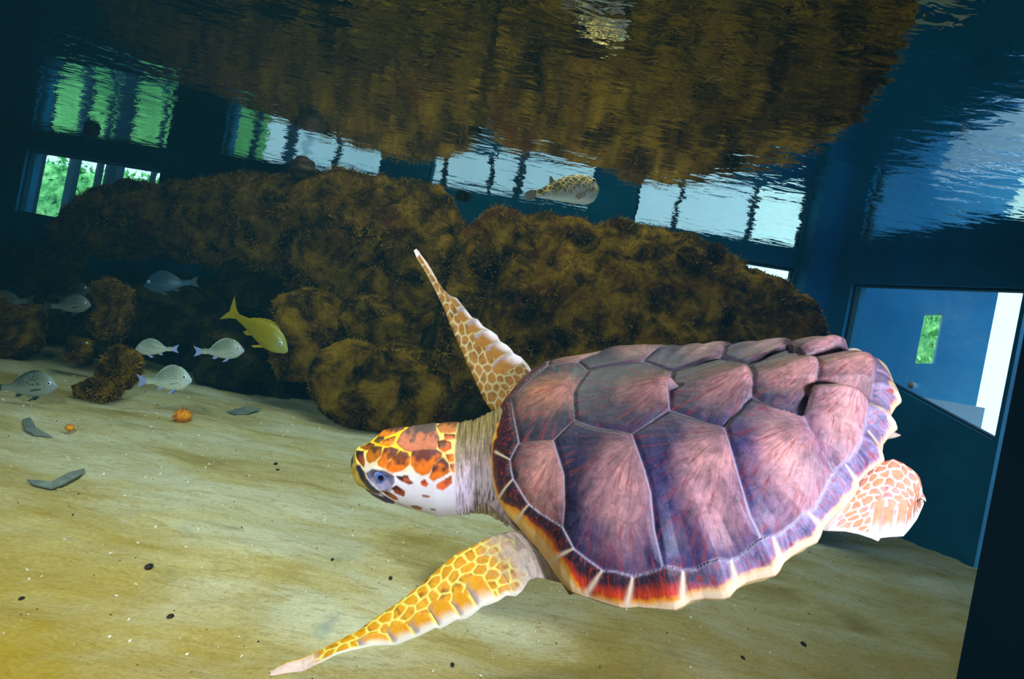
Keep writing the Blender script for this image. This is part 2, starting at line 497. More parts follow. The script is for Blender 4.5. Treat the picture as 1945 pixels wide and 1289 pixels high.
# ------------------------------------------------------------------ loggerhead turtle
def basis(rho, psi, phi):
    a = np.array([math.cos(psi) * math.cos(rho), math.cos(psi) * math.sin(rho), math.sin(psi)])
    up = np.array([0, 1, 0.]); up -= a * (up @ a); up /= np.linalg.norm(up)
    w = np.array([0, 0, -1.]); w -= a * (w @ a); w -= up * (w @ up); w /= np.linalg.norm(w)
    return a, -math.sin(phi) * up + math.cos(phi) * w, math.cos(phi) * up + math.sin(phi) * w
TO = np.array([0.2935, -0.2042, 0.9819])
TA, TB, TC = basis(0.1404, -0.4027, 0.5736)      # tailwards, towards the near rim, dorsal
TK, THD, TL2 = 0.1222, 0.1471, 0.32
def t2cam(a, b, c):
    return TO + a[..., None] * TA + b[..., None] * TB + c[..., None] * TC
def t2px(a, b, c):
    q = t2cam(a, b, c)
    return np.stack([CX + F * q[..., 0] / q[..., 2], CY - F * q[..., 1] / q[..., 2]], -1)
RIM = np.array([(950,795),(942,820),(936,850),(934,880),(935,905),(943,945),(964,978),(983,997),(1020,1040),(1041,1069),(1069,1108),(1087,1124),(1118,1134),(1153,1146),(1178,1153),(1211,1152),(1246,1155),(1283,1158),(1297,1151),(1311,1141),(1336,1136),(1373,1137),(1386,1133),(1399,1117),(1418,1106),(1439,1100),(1473,1092),(1481,1083),(1489,1067),(1505,1054),(1528,1040),(1552,1029),(1559,1017),(1564,1001),(1584,980),(1610,956),(1625,938),(1632,914),(1650,893),(1680,874),(1676,857),(1678,842),(1690,826),(1705,813),(1700,806),(1691,795),(1693,786),(1702,771),(1713,762),(1702,738),(1692,732)], float)
def pxray(p):
    p = np.asarray(p, float)
    return np.stack([(p[:, 0] - CX) / F, -(p[:, 1] - CY) / F, np.ones(len(p))], -1)
d = pxray(RIM); hh = np.zeros(len(RIM))
for _ in range(40):
    tt = (hh + TO @ TC) / (d @ TC)
    q = d * tt[:, None] - TO
    ra, rb = q @ TA, q @ TB
    hh = .5 * hh + .5 * TK * (np.clip(ra / TL2, -1.3, 1.3)) ** 2
rb[0] = 0; rb[-1] = 0
C0 = -0.03
r_ang, r_rad = np.arctan2(rb, ra - C0), np.hypot(rb, ra - C0)
_o = np.argsort(r_ang); r_ang, r_rad = r_ang[_o], r_rad[_o]
def rimR(th): return np.interp(np.abs(th), r_ang, r_rad)
def dome_h(a, b):
    th = np.arctan2(b, a - C0)
    r = np.hypot(b, a - C0) / rimR(th)
    return TK * np.clip(a / TL2, -1.3, 1.3) ** 2 + THD * np.clip(1 - np.clip(r, 0, 1) ** 2.2, 0, 1) ** 0.62, r

def cast(p):
    """pixels -> (a, |b|) on the smooth dome"""
    d = pxray(p); res = np.full((len(p), 2), np.nan)
    last = None
    for t_ in np.linspace(0.6, 1.2, 1201):
        q = d * t_ - TO
        a, b, c = q @ TA, q @ TB, q @ TC
        H, r = dome_h(a, b)
        hitm = (c <= H) & (r < 1.0) & np.isnan(res[:, 0])
        res[hitm, 0] = a[hitm]; res[hitm, 1] = np.maximum(b[hitm], 0)
    bad = np.isnan(res[:, 0])
    if bad.any():                                   # just outside the rim: use the nearest rim point
        for i in np.where(bad)[0]:
            k = np.argmin(np.hypot(*(RIM - np.asarray(p[i], float)).T))
            res[i] = ra[k], max(rb[k], 0)
    return res
_sa = np.linspace(-0.31, 0.31, 300)
_sp = t2px(_sa, 0 * _sa, dome_h(_sa, 0 * _sa)[0])
def mid(x):                                          # point on the dorsal midline at picture column x
    return np.array([np.interp(x, _sp[:, 0], _sa), 0.0])
ND = {}
def nodes(**kw):
    for k, v in kw.items():
        ND[k] = mid(v) if not isinstance(v, tuple) else cast([v])[0]
nodes(M0=972, A0=(978, 800), A1=(987, 843), A2=(970, 876), A2b=(972, 895), A3=(976, 913), A3b=(1000, 952), A4=(1006, 961), A5=(1069, 1003), A6=(1091, 1045), A6b=(1125, 1071), A7=(1146, 1086),
      A8=(1204, 1097), A9=(1260, 1081), A10=(1299, 1086), A10b=(1330, 1080), A10c=(1369, 1066), A11=(1389, 1066), A12=(1447, 1025), A13=(1468, 1021), A14=(1536, 977), A15=(1584, 903), A16=(1607, 880), A17=(1638, 840),
      A18=(1650, 780), A19=1664, B1=(1051, 837), B1b=(1072, 905), B1c=(1073, 961), B2=(1091, 798), B2b=(1089, 765), B3=1089, B3b=(1122, 810), B4=(1200, 825), B4b=(1226, 899), B4c=(1236, 938), B4d=(1243, 1008),
      B5=(1272, 780), B5b=(1271, 745), B6=1291, B6b=(1343, 805), B7=(1376, 815), B7b=(1402, 904), B7c=(1425, 982), B8=(1427, 755), B9=1430, B9b=(1480, 785), B10=(1527, 805), B10b=(1560, 866), B11=(1548, 745), B12=1556, B13=(1600, 752))
SCUTES = {  # polygon, growth centre (pixel on the near side or midline column), kind
 'V1': ('M0 A0 A1 B1 B2 B2b B3', 1074), 'V2': ('B3 B2b B2 B3b B4 B5 B5b B6', 1276), 'V3': ('B6 B5b B5 B6b B7 B8 B9', 1420), 'V4': ('B9 B8 B9b B10 B11 B12', 1550), 'V5': ('B12 B11 B13 A18 A19', 1655),
 'C1': ('A1 B1 B1b B1c A5 A4 A3b A3 A2b A2', (1058, 880)), 'C2': ('B1 B2 B3b B4 B4b B4c B4d A9 A8 A7 A6b A6 A5 B1c B1b', (1205, 900)), 'C3': ('B4 B5 B6b B7 B7b B7c A12 A11 A10c A10b A10 A9 B4d B4c B4b', (1372, 880)),
 'C4': ('B7 B8 B9b B10 B10b A15 A14 A13 A12 B7c B7b', (1520, 845)), 'C5': ('B10 B11 B13 A18 A17 A16 A15 B10b', (1622, 772))}
MSEAMS = [((970,876),(944,862)), ((976,913),(961,930),(944,950)), ((1006,961),(985,985),(976,996)), ((1091,1045),(1066,1057),(1043,1070)), ((1146,1086),(1111,1131)), ((1204,1097),(1190,1151)), ((1299,1086),(1297,1131),(1300,1148)),
          ((1389,1066),(1396,1095),(1400,1114)), ((1468,1021),(1487,1068)), ((1536,977),(1563,1000)), ((1607,887),(1629,914)), ((1650,823),(1676,855)), ((1652,771),(1693,788))]
keys = {k: np.array([ND[n] for n in v[0].split()]) for k, v in SCUTES.items()}
seam_segs = []
for k, poly in keys.items():
    for i in range(len(poly)):
        p_, q_ = poly[i], poly[(i + 1) % len(poly)]
        if p_[1] < 1e-4 and q_[1] < 1e-4: continue
        seam_segs.append((p_, q_))
m_segs, m_ang = [], []
for s_ in MSEAMS:
    c_ = cast(s_)
    for i in range(len(c_) - 1): m_segs.append((c_[i], c_[i + 1]))
    mm = c_.mean(0); m_ang.append(math.atan2(mm[1], mm[0] - C0))
m_ang = np.array(sorted(m_ang, reverse=True))

NT_, NR_ = 1100, 190
th = np.linspace(0, 2 * math.pi, NT_, endpoint=False); th = np.where(th > math.pi, th - 2 * math.pi, th)
rr = np.linspace(0, 1, NR_) ** 0.9
RR, TH = np.meshgrid(rr, th, indexing='ij')
Rm = rimR(TH)
ca_, cb_ = C0 + RR * Rm * np.cos(TH), RR * Rm * np.sin(TH)
Hh, _ = dome_h(ca_, cb_)
A_, B_ = ca_.ravel(), np.abs(cb_.ravel())
p2 = np.stack([A_, B_], -1)
pat = np.zeros((len(p2), 3)); strk = np.zeros((len(p2), 3)); lift = np.zeros(len(p2)); glow = np.zeros(len(p2)); sid = np.full(len(p2), -1)
sd = np.full(len(p2), 1e9)
for p_, q_ in seam_segs + m_segs: sd = np.minimum(sd, segdist(p2, p_, q_))
rimd = (1 - RR.ravel()) * Rm.ravel()
for i, (k, poly) in enumerate(keys.items()):
    ins = inpoly(p2, poly) & (sid < 0)
    if k[0] == 'V': ins |= inpoly(p2 * [1, 1] + [0, 1e-4], poly) & (sid < 0)
    sid[ins] = i
    cen = SCUTES[k][1]
    cxy = mid(cen) if not isinstance(cen, tuple) else cast([cen])[0]
    ray = {'C1': (1066, 852), 'C2': (1214, 838), 'C3': (1388, 828), 'C4': (1552, 822), 'C5': (1636, 760)}.get(k)
    sxy = cast([ray])[0] if ray else cxy + [.012, 0]
    dv = p2[ins] - cxy
    size = np.sqrt(abs(0.5 * np.sum(poly[:, 0] * np.roll(poly[:, 1], -1) - np.roll(poly[:, 0], -1) * poly[:, 1]))) * (1.4 if k[0] == 'V' else 1.0)
    ds_ = p2[ins] - sxy
    rad = np.hypot(*ds_.T) / size
    an = np.arctan2(ds_[:, 1], ds_[:, 0])
    strk[ins] = np.stack([np.cos(an) * 1.15 + i * 3.1, np.sin(an) * 1.15, rad * 1.0], -1)
    if k[0] == 'V':      # a keel that climbs backwards to a blunt spine and drops away behind it
        back = dv[:, 0] > 0
        prof = np.where(back, np.exp(-(dv[:, 0] / .010) ** 2), np.exp(-(-dv[:, 0] / .075) ** 1.5))
        hk = {'V1': .019, 'V2': .026, 'V3': .027, 'V4': .028, 'V5': .030}[k]
        lift[ins] = hk * prof * np.exp(-(np.abs(dv[:, 1]) / .034) ** 1.25)
        glow[ins] = np.exp(-((dv[:, 0] + .026) / .055) ** 2 - (dv[:, 1] / .050) ** 2)
    else:
        back = dv[:, 0] > 0
        prof = np.where(back, np.exp(-(dv[:, 0] / .034) ** 2), np.exp(-(-dv[:, 0] / .085) ** 1.7))
        hk = {'C1': .004, 'C2': .007, 'C3': .011, 'C4': .018, 'C5': .026}[k]
        lift[ins] = hk * prof * np.exp(-(np.abs(dv[:, 1]) / .055) ** 1.8)
        glow[ins] = np.exp(-((dv[:, 0] + .016) / .046) ** 2 - ((dv[:, 1] - .015) / .075) ** 2)
marg = sid < 0
mk = np.searchsorted(-m_ang, -np.arctan2(B_, A_ - C0))
seam_all = sd
bnd = np.r_[math.pi, m_ang, 0.0]
mth = np.arctan2(B_, A_ - C0)
mc = (bnd[mk] * .35 + bnd[np.minimum(mk + 1, len(bnd) - 1)] * .65)
dvx = (mth - mc) * Rm.ravel()
strk[marg] = np.stack([dvx * 26 + mk * 5.3, rimd * 10, 0 * dvx], -1)[marg]
# margins flare out a little and the rear ones end in blunt points
lift += np.where(marg, 0.004 * smooth01(rimd, 0.0, 0.018), 0)
lift += 0.0035 * smooth01(sd, 0.0, 0.010) * np.where(marg, .6, 1)
front = smooth01(-A_, -.02, .30)                      # darker, olive head end; pink and lilac tail end
NTn = len(p2)
rs = np.random.default_rng(2)
slate = nplin([70, 66, 112]); slateF = nplin([40, 48, 60])
pink = nplin([200, 140, 124]); pinkB = nplin([222, 170, 176]); orange = nplin([206, 134, 78])
lil = nplin([150, 138, 190])
f3 = front[:, None]
base = slate * (1 - f3) + slateF * f3
base = base * (0.75 + 0.5 * smooth01(A_, -.1, .3)[:, None])
upz = (1 - smooth01(B_, .03, .13))[:, None]
base = base * (1 - .7 * upz) + nplin([84, 84, 92]) * .7 * upz
isV = (sid >= 0) & (sid < 5)
warm = np.where(isV[:, None], orange * .6 + pink * .4, pink)
warm = warm * f3 + (warm * .4 + pinkB * .6) * (1 - f3)
g = np.clip((glow - .15) * 1.2 + .22 * nz(np.c_[p2 / .035, sid], 1.0, 4, 12), 0, 1)[:, None]
body_col = base * (1 - g) + warm * g
# marginals: dark plates, brown-red then orange towards a cream rim, cream seams
red = nplin([196, 62, 34]); org = nplin([244, 160, 40]); cream = nplin([255, 226, 190])
lil3 = base * .3 + nplin([150, 142, 180]) * .7
rear = smooth01(A_, -0.02, .10)[:, None]
mcol = nplin([42, 34, 50]) * (1 - rear) + lil3 * rear
vpx = t2px(A_, B_, Hh.ravel())
MLN = np.array([(962,770),(978,800),(987,843),(970,876),(972,895),(976,913),(1000,952),(1006,961),(1069,1003),(1091,1045),(1125,1071),(1146,1086),(1204,1097),(1260,1081),(1299,1086),(1330,1080),(1369,1066),(1389,1066),(1447,1025),(1468,1021),(1536,977),(1584,903),(1607,880),(1638,840),(1650,780),(1664,712)], float)
mi = np.where(marg)[0]
frac = np.ones(len(p2)); msp = np.full(len(p2), 1e9)
dr_ = polydist(vpx[mi], RIM); di_ = polydist(vpx[mi], MLN)
frac[mi] = dr_ / (dr_ + di_ + 1e-6)
for s_ in MSEAMS: msp[mi] = np.minimum(msp[mi], polydist(vpx[mi], s_))
xp = vpx[:, 0]
fn = nz(np.c_[vpx / 16., 0 * xp], 1.0, 3, 6) * .06
fr_ = frac + fn
fa_ = np.interp(xp, [935, 955, 985, 1080, 1110, 1290, 1340, 1580, 1650], [.04, .10, .44, .40, .08, .20, .30, .24, .12])
fb_ = fa_ + np.interp(xp, [935, 985, 1080, 1110, 1290, 1340, 1700], [.05, .09, .12, .14, .14, .08, .06])
fc_ = fb_ + np.interp(xp, [935, 985, 1080, 1110, 1290, 1340, 1700], [.08, .08, .10, .40, .42, .10, .08])
tip = np.exp(-((mth - mc) / .12) ** 2)
w_c = np.interp(A_, [-.31, -.2, -.1, 0, .1, .3], [.012, .024, .017, .014, .011, .007])
t1 = smooth01(fr_, fb_, fc_)[:, None]; t2 = smooth01(fr_, fa_, fb_)[:, None]
redm = red * (1 - rear * .7) + lil * rear * .7
rs_ = np.interp(xp, [985, 1085], [0.15, 1.0])[:, None]
mcol = (redm * rs_ + mcol * (1 - rs_)) * (1 - t1) + mcol * t1
mcol = (org * (1 - rear * .6) + cream * rear * .6) * (1 - t2) + mcol * t2
t3 = smooth01(fr_, fa_ * .55, fa_ * .95)[:, None]
yl = nplin([252, 196, 84]) * f3 + cream * (1 - f3)
mcol = yl * (1 - t3) + mcol * t3
pat = np.where(marg[:, None], mcol, body_col)
# seams
mseam = np.full(len(p2), 1e9)
for p_, q_ in m_segs: mseam = np.minimum(mseam, segdist(p2, p_, q_))
inner = np.full(len(p2), 1e9)
for p_, q_ in seam_segs: inner = np.minimum(inner, segdist(p2, p_, q_))
wide = np.interp(xp, [960, 990, 1120, 1300, 1500, 1640], [2, 3, 4.5, 5.5, 5, 3]) * (.45 + 1.2 * np.clip(1 - frac, 0, 1))
sm = np.exp(-(msp / wide) ** 2)[:, None] * marg[:, None]
pat = pat * (1 - sm) + nplin([252, 226, 196]) * sm
iw = .0007 + .0007 * smooth01(B_, .06, .22)
si = (np.exp(-(inner / iw) ** 2) * np.interp(B_, [0, .03, .1, .2], [.25, .55, .8, 1]))[:, None]
pat = pat * (1 - .72 * si) + nplin([206, 196, 220]) * .72 * si
hz_ = Hh.ravel() + lift
shell_cam = t2cam(ca_.ravel(), cb_.ravel(), hz_)
strk[:, 2] += 0.0
amt = np.stack([np.clip(g[:, 0], 0, 1), marg * 1.0, np.clip(1 - sm[:, 0] - si[:, 0], 0, 1) * np.where(marg, smooth01(fr_, fa_ * .8, fb_), 1)], -1)

# one closed shell: top sheet, rounded rim, underside sheet
und_r = np.array([1.0, .985, .95, .85, .6, .3, .05])
und_d = np.array([.003, .006, .009, .014, .030, .045, .05])
Vs = [shell_cam]; last = None
for r_, d_ in zip(und_r, und_d):
    a_ = C0 + r_ * rimR(th) * np.cos(th); b_ = r_ * rimR(th) * np.sin(th)
    Vs.append(t2cam(a_, b_, TK * np.clip(C0 * (1 - r_) + (C0 + rimR(th) * np.cos(th)) * r_, -.42, .42) ** 2 / TL2 ** 2 - d_ * .6))
Vc = np.concatenate(Vs)
rows = NR_ + len(und_r)
Fs = gridfaces(rows, NT_, True)
pad = np.tile(nplin([245, 214, 150]), (len(und_r) * NT_, 1))
padv = np.zeros((len(und_r) * NT_, 3))
def shell_mat():
    t = NT('carapace_horn')
    base = t.attr('pat'); st = t.attr('streak', 'Vector'); am = t.n('SeparateXYZ', {0: t.attr('amount', 'Vector')})
    n1 = t.noise(st, 5.0, 8, 0.74, 0.9)
    n2 = t.noise(t.n('Mapping', {'Vector': st, 'Location': (4.2, 1.7, 9.1), 'Scale': (1.5, 1.5, 0.35)}).outputs[0], 8.0, 6, 0.72, 0.4)
    k = am.outputs[2]
    dark = t.mix(1.0, base, t.ramp(n1, [(0.30, (0.26, 0.26, 0.40)), (0.47, (0.95, 0.93, 0.95)), (0.68, (1.9, 1.55, 1.5))]), 'MULTIPLY')
    calm = t.math('MULTIPLY', k, t.math('SUBTRACT', 1.0, t.math('MULTIPLY', am.outputs[0], 0.45)))
    c = t.mix(calm, base, dark)
    mot = t.noise(t.coord('Object'), 34, 6, 0.7, 0.6)
    c = t.mix(t.math('MULTIPLY', k, 0.75), c, t.mix(1.0, c, t.ramp(mot, [(0.34, (0.50, 0.48, 0.52)), (0.5, (1.0, 1.0, 1.0)), (0.66, (1.35, 1.25, 1.2))]), 'MULTIPLY'))
    redf = t.math('MULTIPLY', t.ramp(n2, [(0.52, 0.0), (0.66, 0.85)]), k)
    c = t.mix(redf, c, t.mix(am.outputs[1], lin(150, 62, 70), lin(196, 58, 30)))
    obj = t.coord('Object')
    spk = t.noise(obj, 140, 4, 0.7)
    sp = t.math('MULTIPLY', t.math('MULTIPLY', t.ramp(spk, [(0.60, 0.0), (0.68, 0.75)]), am.outputs[0]), t.ramp(t.noise(obj, 22, 2), [(0.48, 0), (0.6, 1)]))
    c = t.mix(sp, c, lin(176, 104, 24))
    scr = t.noise(t.scale(obj, (40, 8, 40)), 6, 6, 0.7, 2.0)
    c = t.mix(t.math('MULTIPLY', t.ramp(scr, [(0.62, 0.0), (0.68, 0.4)]), k), c, lin(226, 214, 226))
    n = t.bump(t.math('ADD', n1, t.math('MULTIPLY', spk, 0.25)), 0.28, 0.004)
    return t.bsdf(c, 0.42, n, 0.35)
M_SHELL = shell_mat()
turtle = empty('sea_turtle', CAM + RX * TO[0] + UP * TO[1] + FW * TO[2])
tag(turtle, 'large loggerhead sea turtle with keeled purple and pink shell, gliding above the sand', 'turtle')
T0 = np.array(turtle.location)
def tl(Vcam): return cam2w(Vcam) - T0
mesh('carapace', tl(Vc), Fs, M_SHELL, turtle, cols={'pat': np.concatenate([pat, pad])}, vecs={'streak': np.concatenate([strk, padv]), 'amount': np.concatenate([amt, padv])})

# ---- body: torso, neck, head and the four flippers in one skin
BV, BF, BC, BN = [], [], [], 0
BU = []
def add_body(V, Fc, C, U=None):
    global BN
    V = np.asarray(V).reshape(-1, 3)
    BV.append(V); BF.append(Fc + BN); BC.append(np.asarray(C).reshape(-1, 3)); BN += len(V)
    BU.append(np.zeros((len(V), 3)) if U is None else np.asarray(U).reshape(-1, 3))

# torso and plastron: a shallow bowl under the shell
n_t, n_r = 160, 24
tth = np.linspace(0, 2 * math.pi, n_t, endpoint=False); tth = np.where(tth > math.pi, tth - 2 * math.pi, tth)
rows_ = []
for k in range(n_r):
    f_ = k / (n_r - 1)
    r_ = 0.965 * math.cos(f_ * math.pi / 2) ** 0.7 + 1e-3
    dep = .004 + .085 * math.sin(f_ * math.pi / 2)
    a_ = C0 + r_ * rimR(tth) * np.cos(tth); b_ = r_ * rimR(tth) * np.sin(tth)
    rim_c = TK * np.clip((C0 + rimR(tth) * np.cos(tth)), -.42, .42) ** 2 / TL2 ** 2
    rows_.append(t2cam(a_, b_, rim_c * r_ ** 1.5 - dep))
tor = np.stack(rows_)
torc = np.tile(nplin([236, 206, 150]), (tor.shape[0] * n_t, 1))

def tube(top, botm, zc, zw, n_s, n_c, squash=0.9, wrap_pow=1.0):
    """a limb or head lofted through picture outlines: upper and lower edge per station, depth centre zc(u)"""
    S = []
    for i in range(n_s):
        u = i / (n_s - 1)
        t_, b_ = np.array(top[i]), np.array(botm[i])
        m = (t_ + b_) / 2; half = np.hypot(*(t_ - b_)) / 2
        z = zc(u)
        ang = np.linspace(0, 2 * math.pi, n_c, endpoint=False)
        dirv = (t_ - b_) / max(2 * half, 1e-6)
        # silhouette half height stays exactly 'half'; depth half-width = squash * half
        up_ = np.sin(ang); dz = -np.cos(ang)
        e = wrap_pow
        up_ = np.sign(up_) * np.abs(up_) ** e; dz = np.sign(dz) * np.abs(dz) ** e
        px = m[0] + dirv[0] * half * up_; py = m[1] + dirv[1] * half * up_
        Z = z + dz * squash * half / F * z * zw(u)
        X = (px - CX) / F * z; Y = -(py - CY) / F * z    # parallel section: true thickness in metres
        S.append(np.stack([X, Y, Z], -1))
    return np.stack(S)

# head
hc = lambda L: [(640 + x / 4.605, 760 + y / 4.605) for x, y in L]
h_top = hc([(128,548),(130,505),(150,470),(185,410),(280,370),(350,310),(400,270),(500,245),(620,235),(750,220),(850,205),(950,203),(1060,196),(1200,170),(1300,130),(1420,60),(1520,10)])
h_bot = hc([(128,560),(134,640),(150,680),(190,735),(250,770),(330,830),(430,880),(520,900),(600,925),(750,965),(900,1005),(1000,995),(1100,985),(1250,975),(1350,990),(1450,1050),(1540,1120)])
def edge_at(pts, xs):
    pts = np.array(pts); return np.interp(xs, pts[:, 0], pts[:, 1])
NS, NC = 330, 220
u_ = np.linspace(0, 1, NS)
x0_, x1_ = hc([(128, 550)])[0][0], hc([(1500, 0)])[0][0]
xs_ = x0_ + (x1_ - x0_) * (u_ ** 1.25)
yt, yb = edge_at(h_top, xs_), edge_at(h_bot, xs_)
# bluntly rounded snout
zc_head = lambda u: 1.075 - 0.045 * u
zw_head = lambda u: 0.80 - 0.16 * math.exp(-(u / 0.20) ** 2)
Sg = tube(np.stack([xs_, yt], -1), np.stack([xs_, yb], -1), zc_head, zw_head, NS, NC, 0.95, 0.92)
ang = np.linspace(0, 2 * math.pi, NC, endpoint=False)
# pattern is traced on the near cheek and mirrored to the far one across the head's midplane, which leans 28 degrees towards us
LEAN = math.radians(24)
m_ang_ = math.pi / 2 + LEAN * -1
ang_m = ang.copy()
# angle 0 faces the camera (dz=-1), pi/2 is up; the crown midline sits at pi/2 - lean
crown = math.pi / 2 + math.radians(18)
def mirror_angle(a_):
    dlt = (a_ - crown + math.pi) % (2 * math.pi) - math.pi
    return np.where(dlt > 0, crown - dlt, a_)
am_ = mirror_angle(ang)
PX = np.zeros((NS, NC, 2))
for i in range(NS):
    half = (yb[i] - yt[i]) / 2; m_ = (yb[i] + yt[i]) / 2
    up_ = np.sin(am_); up_ = np.sign(up_) * np.abs(up_) ** .92
    PX[i, :, 0] = xs_[i]; PX[i, :, 1] = m_ - half * up_
pp = PX.reshape(-1, 2)
cr = (pp - [640, 760]) * 4.605                      # crop coordinates of the head close-up
jit = np.stack([nz(np.c_[cr / 60., np.zeros(len(cr))], 1.0, 3, 3), nz(np.c_[cr / 60., np.ones(len(cr))], 1.0, 3, 4)], -1) * 9
cj = cr + jit * .6
white = nplin([232, 224, 238]); yel = nplin([255, 214, 40]); 
tcol = np.interp(cr[:, 1] + (cr[:, 0] - 600) * -.05, [420, 560, 640], [1, .25, 0])[:, None]
tcol *= np.interp(cr[:, 0], [700, 1000], [1, .75])[:, None]
tcol = np.maximum(tcol, np.interp(cr[:, 0], [200, 330], [1, 0])[:, None] * .9)
hcol = white * (1 - tcol) + yel * tcol
def paint(poly, c_in, c_edge=None, soft=8., edge=14.):
    global hcol
    poly = np.array(poly, float)
    lo, hi = poly.min(0) - 40, poly.max(0) + 40
    sel = np.where(((cj > lo) & (cj < hi)).all(1))[0]
    q = cj[sel]
    ins = inpoly(q, poly); dd = polydist(q, poly, True)
    sdist = np.where(ins, dd, -dd)
    k = smooth01(sdist, -soft * 1.3, soft * .2)[:, None]
    e = smooth01(sdist, soft, soft + edge)[:, None]
    nn = (nz(np.c_[q / 62., 0 * q[:, 0]], 1.0, 5, 9) * .55 + .5)[:, None]
    hy = ((poly[:, 1].max() - q[:, 1]) / max(np.ptp(poly[:, 1]), 1))[:, None]
    kk_ = smooth01(.6 * nn + .7 * hy, .46, .88)
    ci = nplin(c_in[0]) * (1 - kk_) + nplin(c_in[1]) * kk_
    ce = nplin(c_edge) if c_edge is not None else ci
    cc = ce * (1 - e) + ci * e
    hcol[sel] = hcol[sel] * (1 - k) + cc * k
OB, DB = (236, 120, 30), (88, 42, 34)
SC_ = [([(185,435),(255,430),(275,500),(270,550),(230,520),(200,480)], ((150,70,24),(52,34,40))),
 ([(215,405),(300,365),(355,362),(330,395),(270,415)], ((150,84,30),(70,40,36))),
 ([(295,440),(330,385),(380,370),(435,375),(435,430),(390,480),(330,510),(300,490)], ((206,116,30),(96,60,34))),
 ([(345,340),(380,305),(440,290),(440,315),(400,345)], ((120,86,40),(80,56,38))),
 ([(365,300),(400,262),(480,225),(560,225),(590,240),(530,268),(460,290)], ((214,120,30),(96,52,34))),
 ([(410,355),(460,310),(540,290),(535,345),(490,360)], ((232,136,30),(150,76,30))),
 ([(460,380),(520,370),(580,390),(560,440),(500,470),(470,540),(420,520),(410,490),(440,440)], (OB,(100,56,38))),
 ([(555,330),(600,255),(690,190),(860,180),(900,260),(920,300),(900,370),(800,375),(700,400),(640,390),(590,365)], ((206,118,84),(96,78,74))),
 ([(490,500),(560,440),(600,400),(660,410),(685,450),(680,500),(620,550),(540,575),(480,545)], (OB,(120,60,34))),
 ([(700,400),(780,385),(900,378),(950,410),(950,440),(890,490),(850,560),(800,585),(740,560),(695,500)], (OB,(110,50,44))),
 ([(890,500),(960,445),(1000,480),(1020,550),(960,590),(890,625),(850,600)], (OB,(90,40,44))),
 ([(910,320),(960,310),(1020,330),(1030,370),(970,400),(925,370)], ((224,104,28),(104,52,34))),
 ([(890,215),(950,190),(1055,190),(1050,250),(1005,255),(930,255)], ((200,120,60),(110,70,40))), ([(960,265),(1050,270),(1055,300),(970,305)], ((210,104,40),(120,60,36))),
 ([(985,420),(1045,420),(1050,470),(1010,470)], ((236,140,30),(180,80,30))), ([(1020,490),(1055,495),(1055,560),(1035,540)], ((240,150,30),(190,90,30))),
 ([(915,660),(1030,590),(1035,650),(960,710),(915,690)], ((234,110,60),(160,64,44))), ([(780,640),(810,622),(840,655),(820,680),(785,665)], ((234,100,50),(170,60,40))),
 ([(570,600),(640,610),(700,640),(715,655),(680,665),(600,630)], ((140,60,40),(60,34,50))), ([(630,595),(670,590),(690,640),(640,640)], ((190,90,60),(70,36,50))),
 ([(530,700),(570,680),(640,730),(630,775),(560,750)], ((150,64,34),(74,36,36))), ([(440,730),(500,740),(560,790),(575,815),(530,810),(470,770)], ((170,84,30),(90,50,30))),
 ([(680,870),(730,865),(775,885),(760,905),(710,900)], ((206,110,40),(90,44,50))), ([(850,885),(890,885),(890,898),(860,897)], ((150,120,120),(110,80,100))), ([(790,755),(850,760),(840,770),(800,770)], ((190,120,80),(150,90,70)))]
for poly, c_ in SC_: paint(poly, c_)
paint([(120,500),(150,470),(175,455),(200,530),(280,600),(330,680),(420,750),(420,772),(300,765),(200,738),(150,690),(120,640)], ((196,168,66),(150,128,56)))
paint([(200,560),(230,548),(290,640),(400,735),(408,762),(330,748),(250,670)], ((58,48,74),(40,34,56)), soft=14)
paint([(128,480),(150,470),(158,520),(140,560),(128,600)], ((70,66,60),(50,44,50)))
paint([(265,770),(400,785),(520,850),(515,885),(430,885),(320,830)], ((190,140,96),(120,90,96)))
paint([(340,792),(450,803),(525,850),(500,884),(400,850)], ((66,54,96),(48,38,70)), soft=14)
paint([(300,600),(360,560),(470,565),(550,600),(558,640),(520,700),(480,722),(410,712),(340,660)], ((150,140,176),(96,90,130)), soft=10)
ml = polydist(cj, [(195,742),(300,768),(420,776),(520,842),(560,870),(640,905),(750,945),(850,968)])
k = (np.exp(-(ml / 5.0) ** 2) * np.interp(cj[:, 0], [400, 850], [.9, .35]))[:, None]
hcol = hcol * (1 - k) + nplin([60, 40, 60]) * k
# neck skin
nk = smooth01(cj[:, 0], 1050, 1075)[:, None]
ny_ = np.interp(cr[:, 1] + (cr[:, 0] - 1060) * .35, [300, 520, 700], [0, .55, 1])[:, None]
neckc = nplin([142, 122, 76]) * np.clip(1 - ny_ * 1.8, 0, 1) + nplin([176, 150, 142]) * (1 - np.abs(2 * np.clip(ny_ * .9, 0, 1) - 1)) + nplin([214, 196, 222]) * np.clip(ny_ * 1.8 - .8, 0, 1)
hcol = hcol * (1 - nk) + np.clip(neckc, 0, 1) * nk
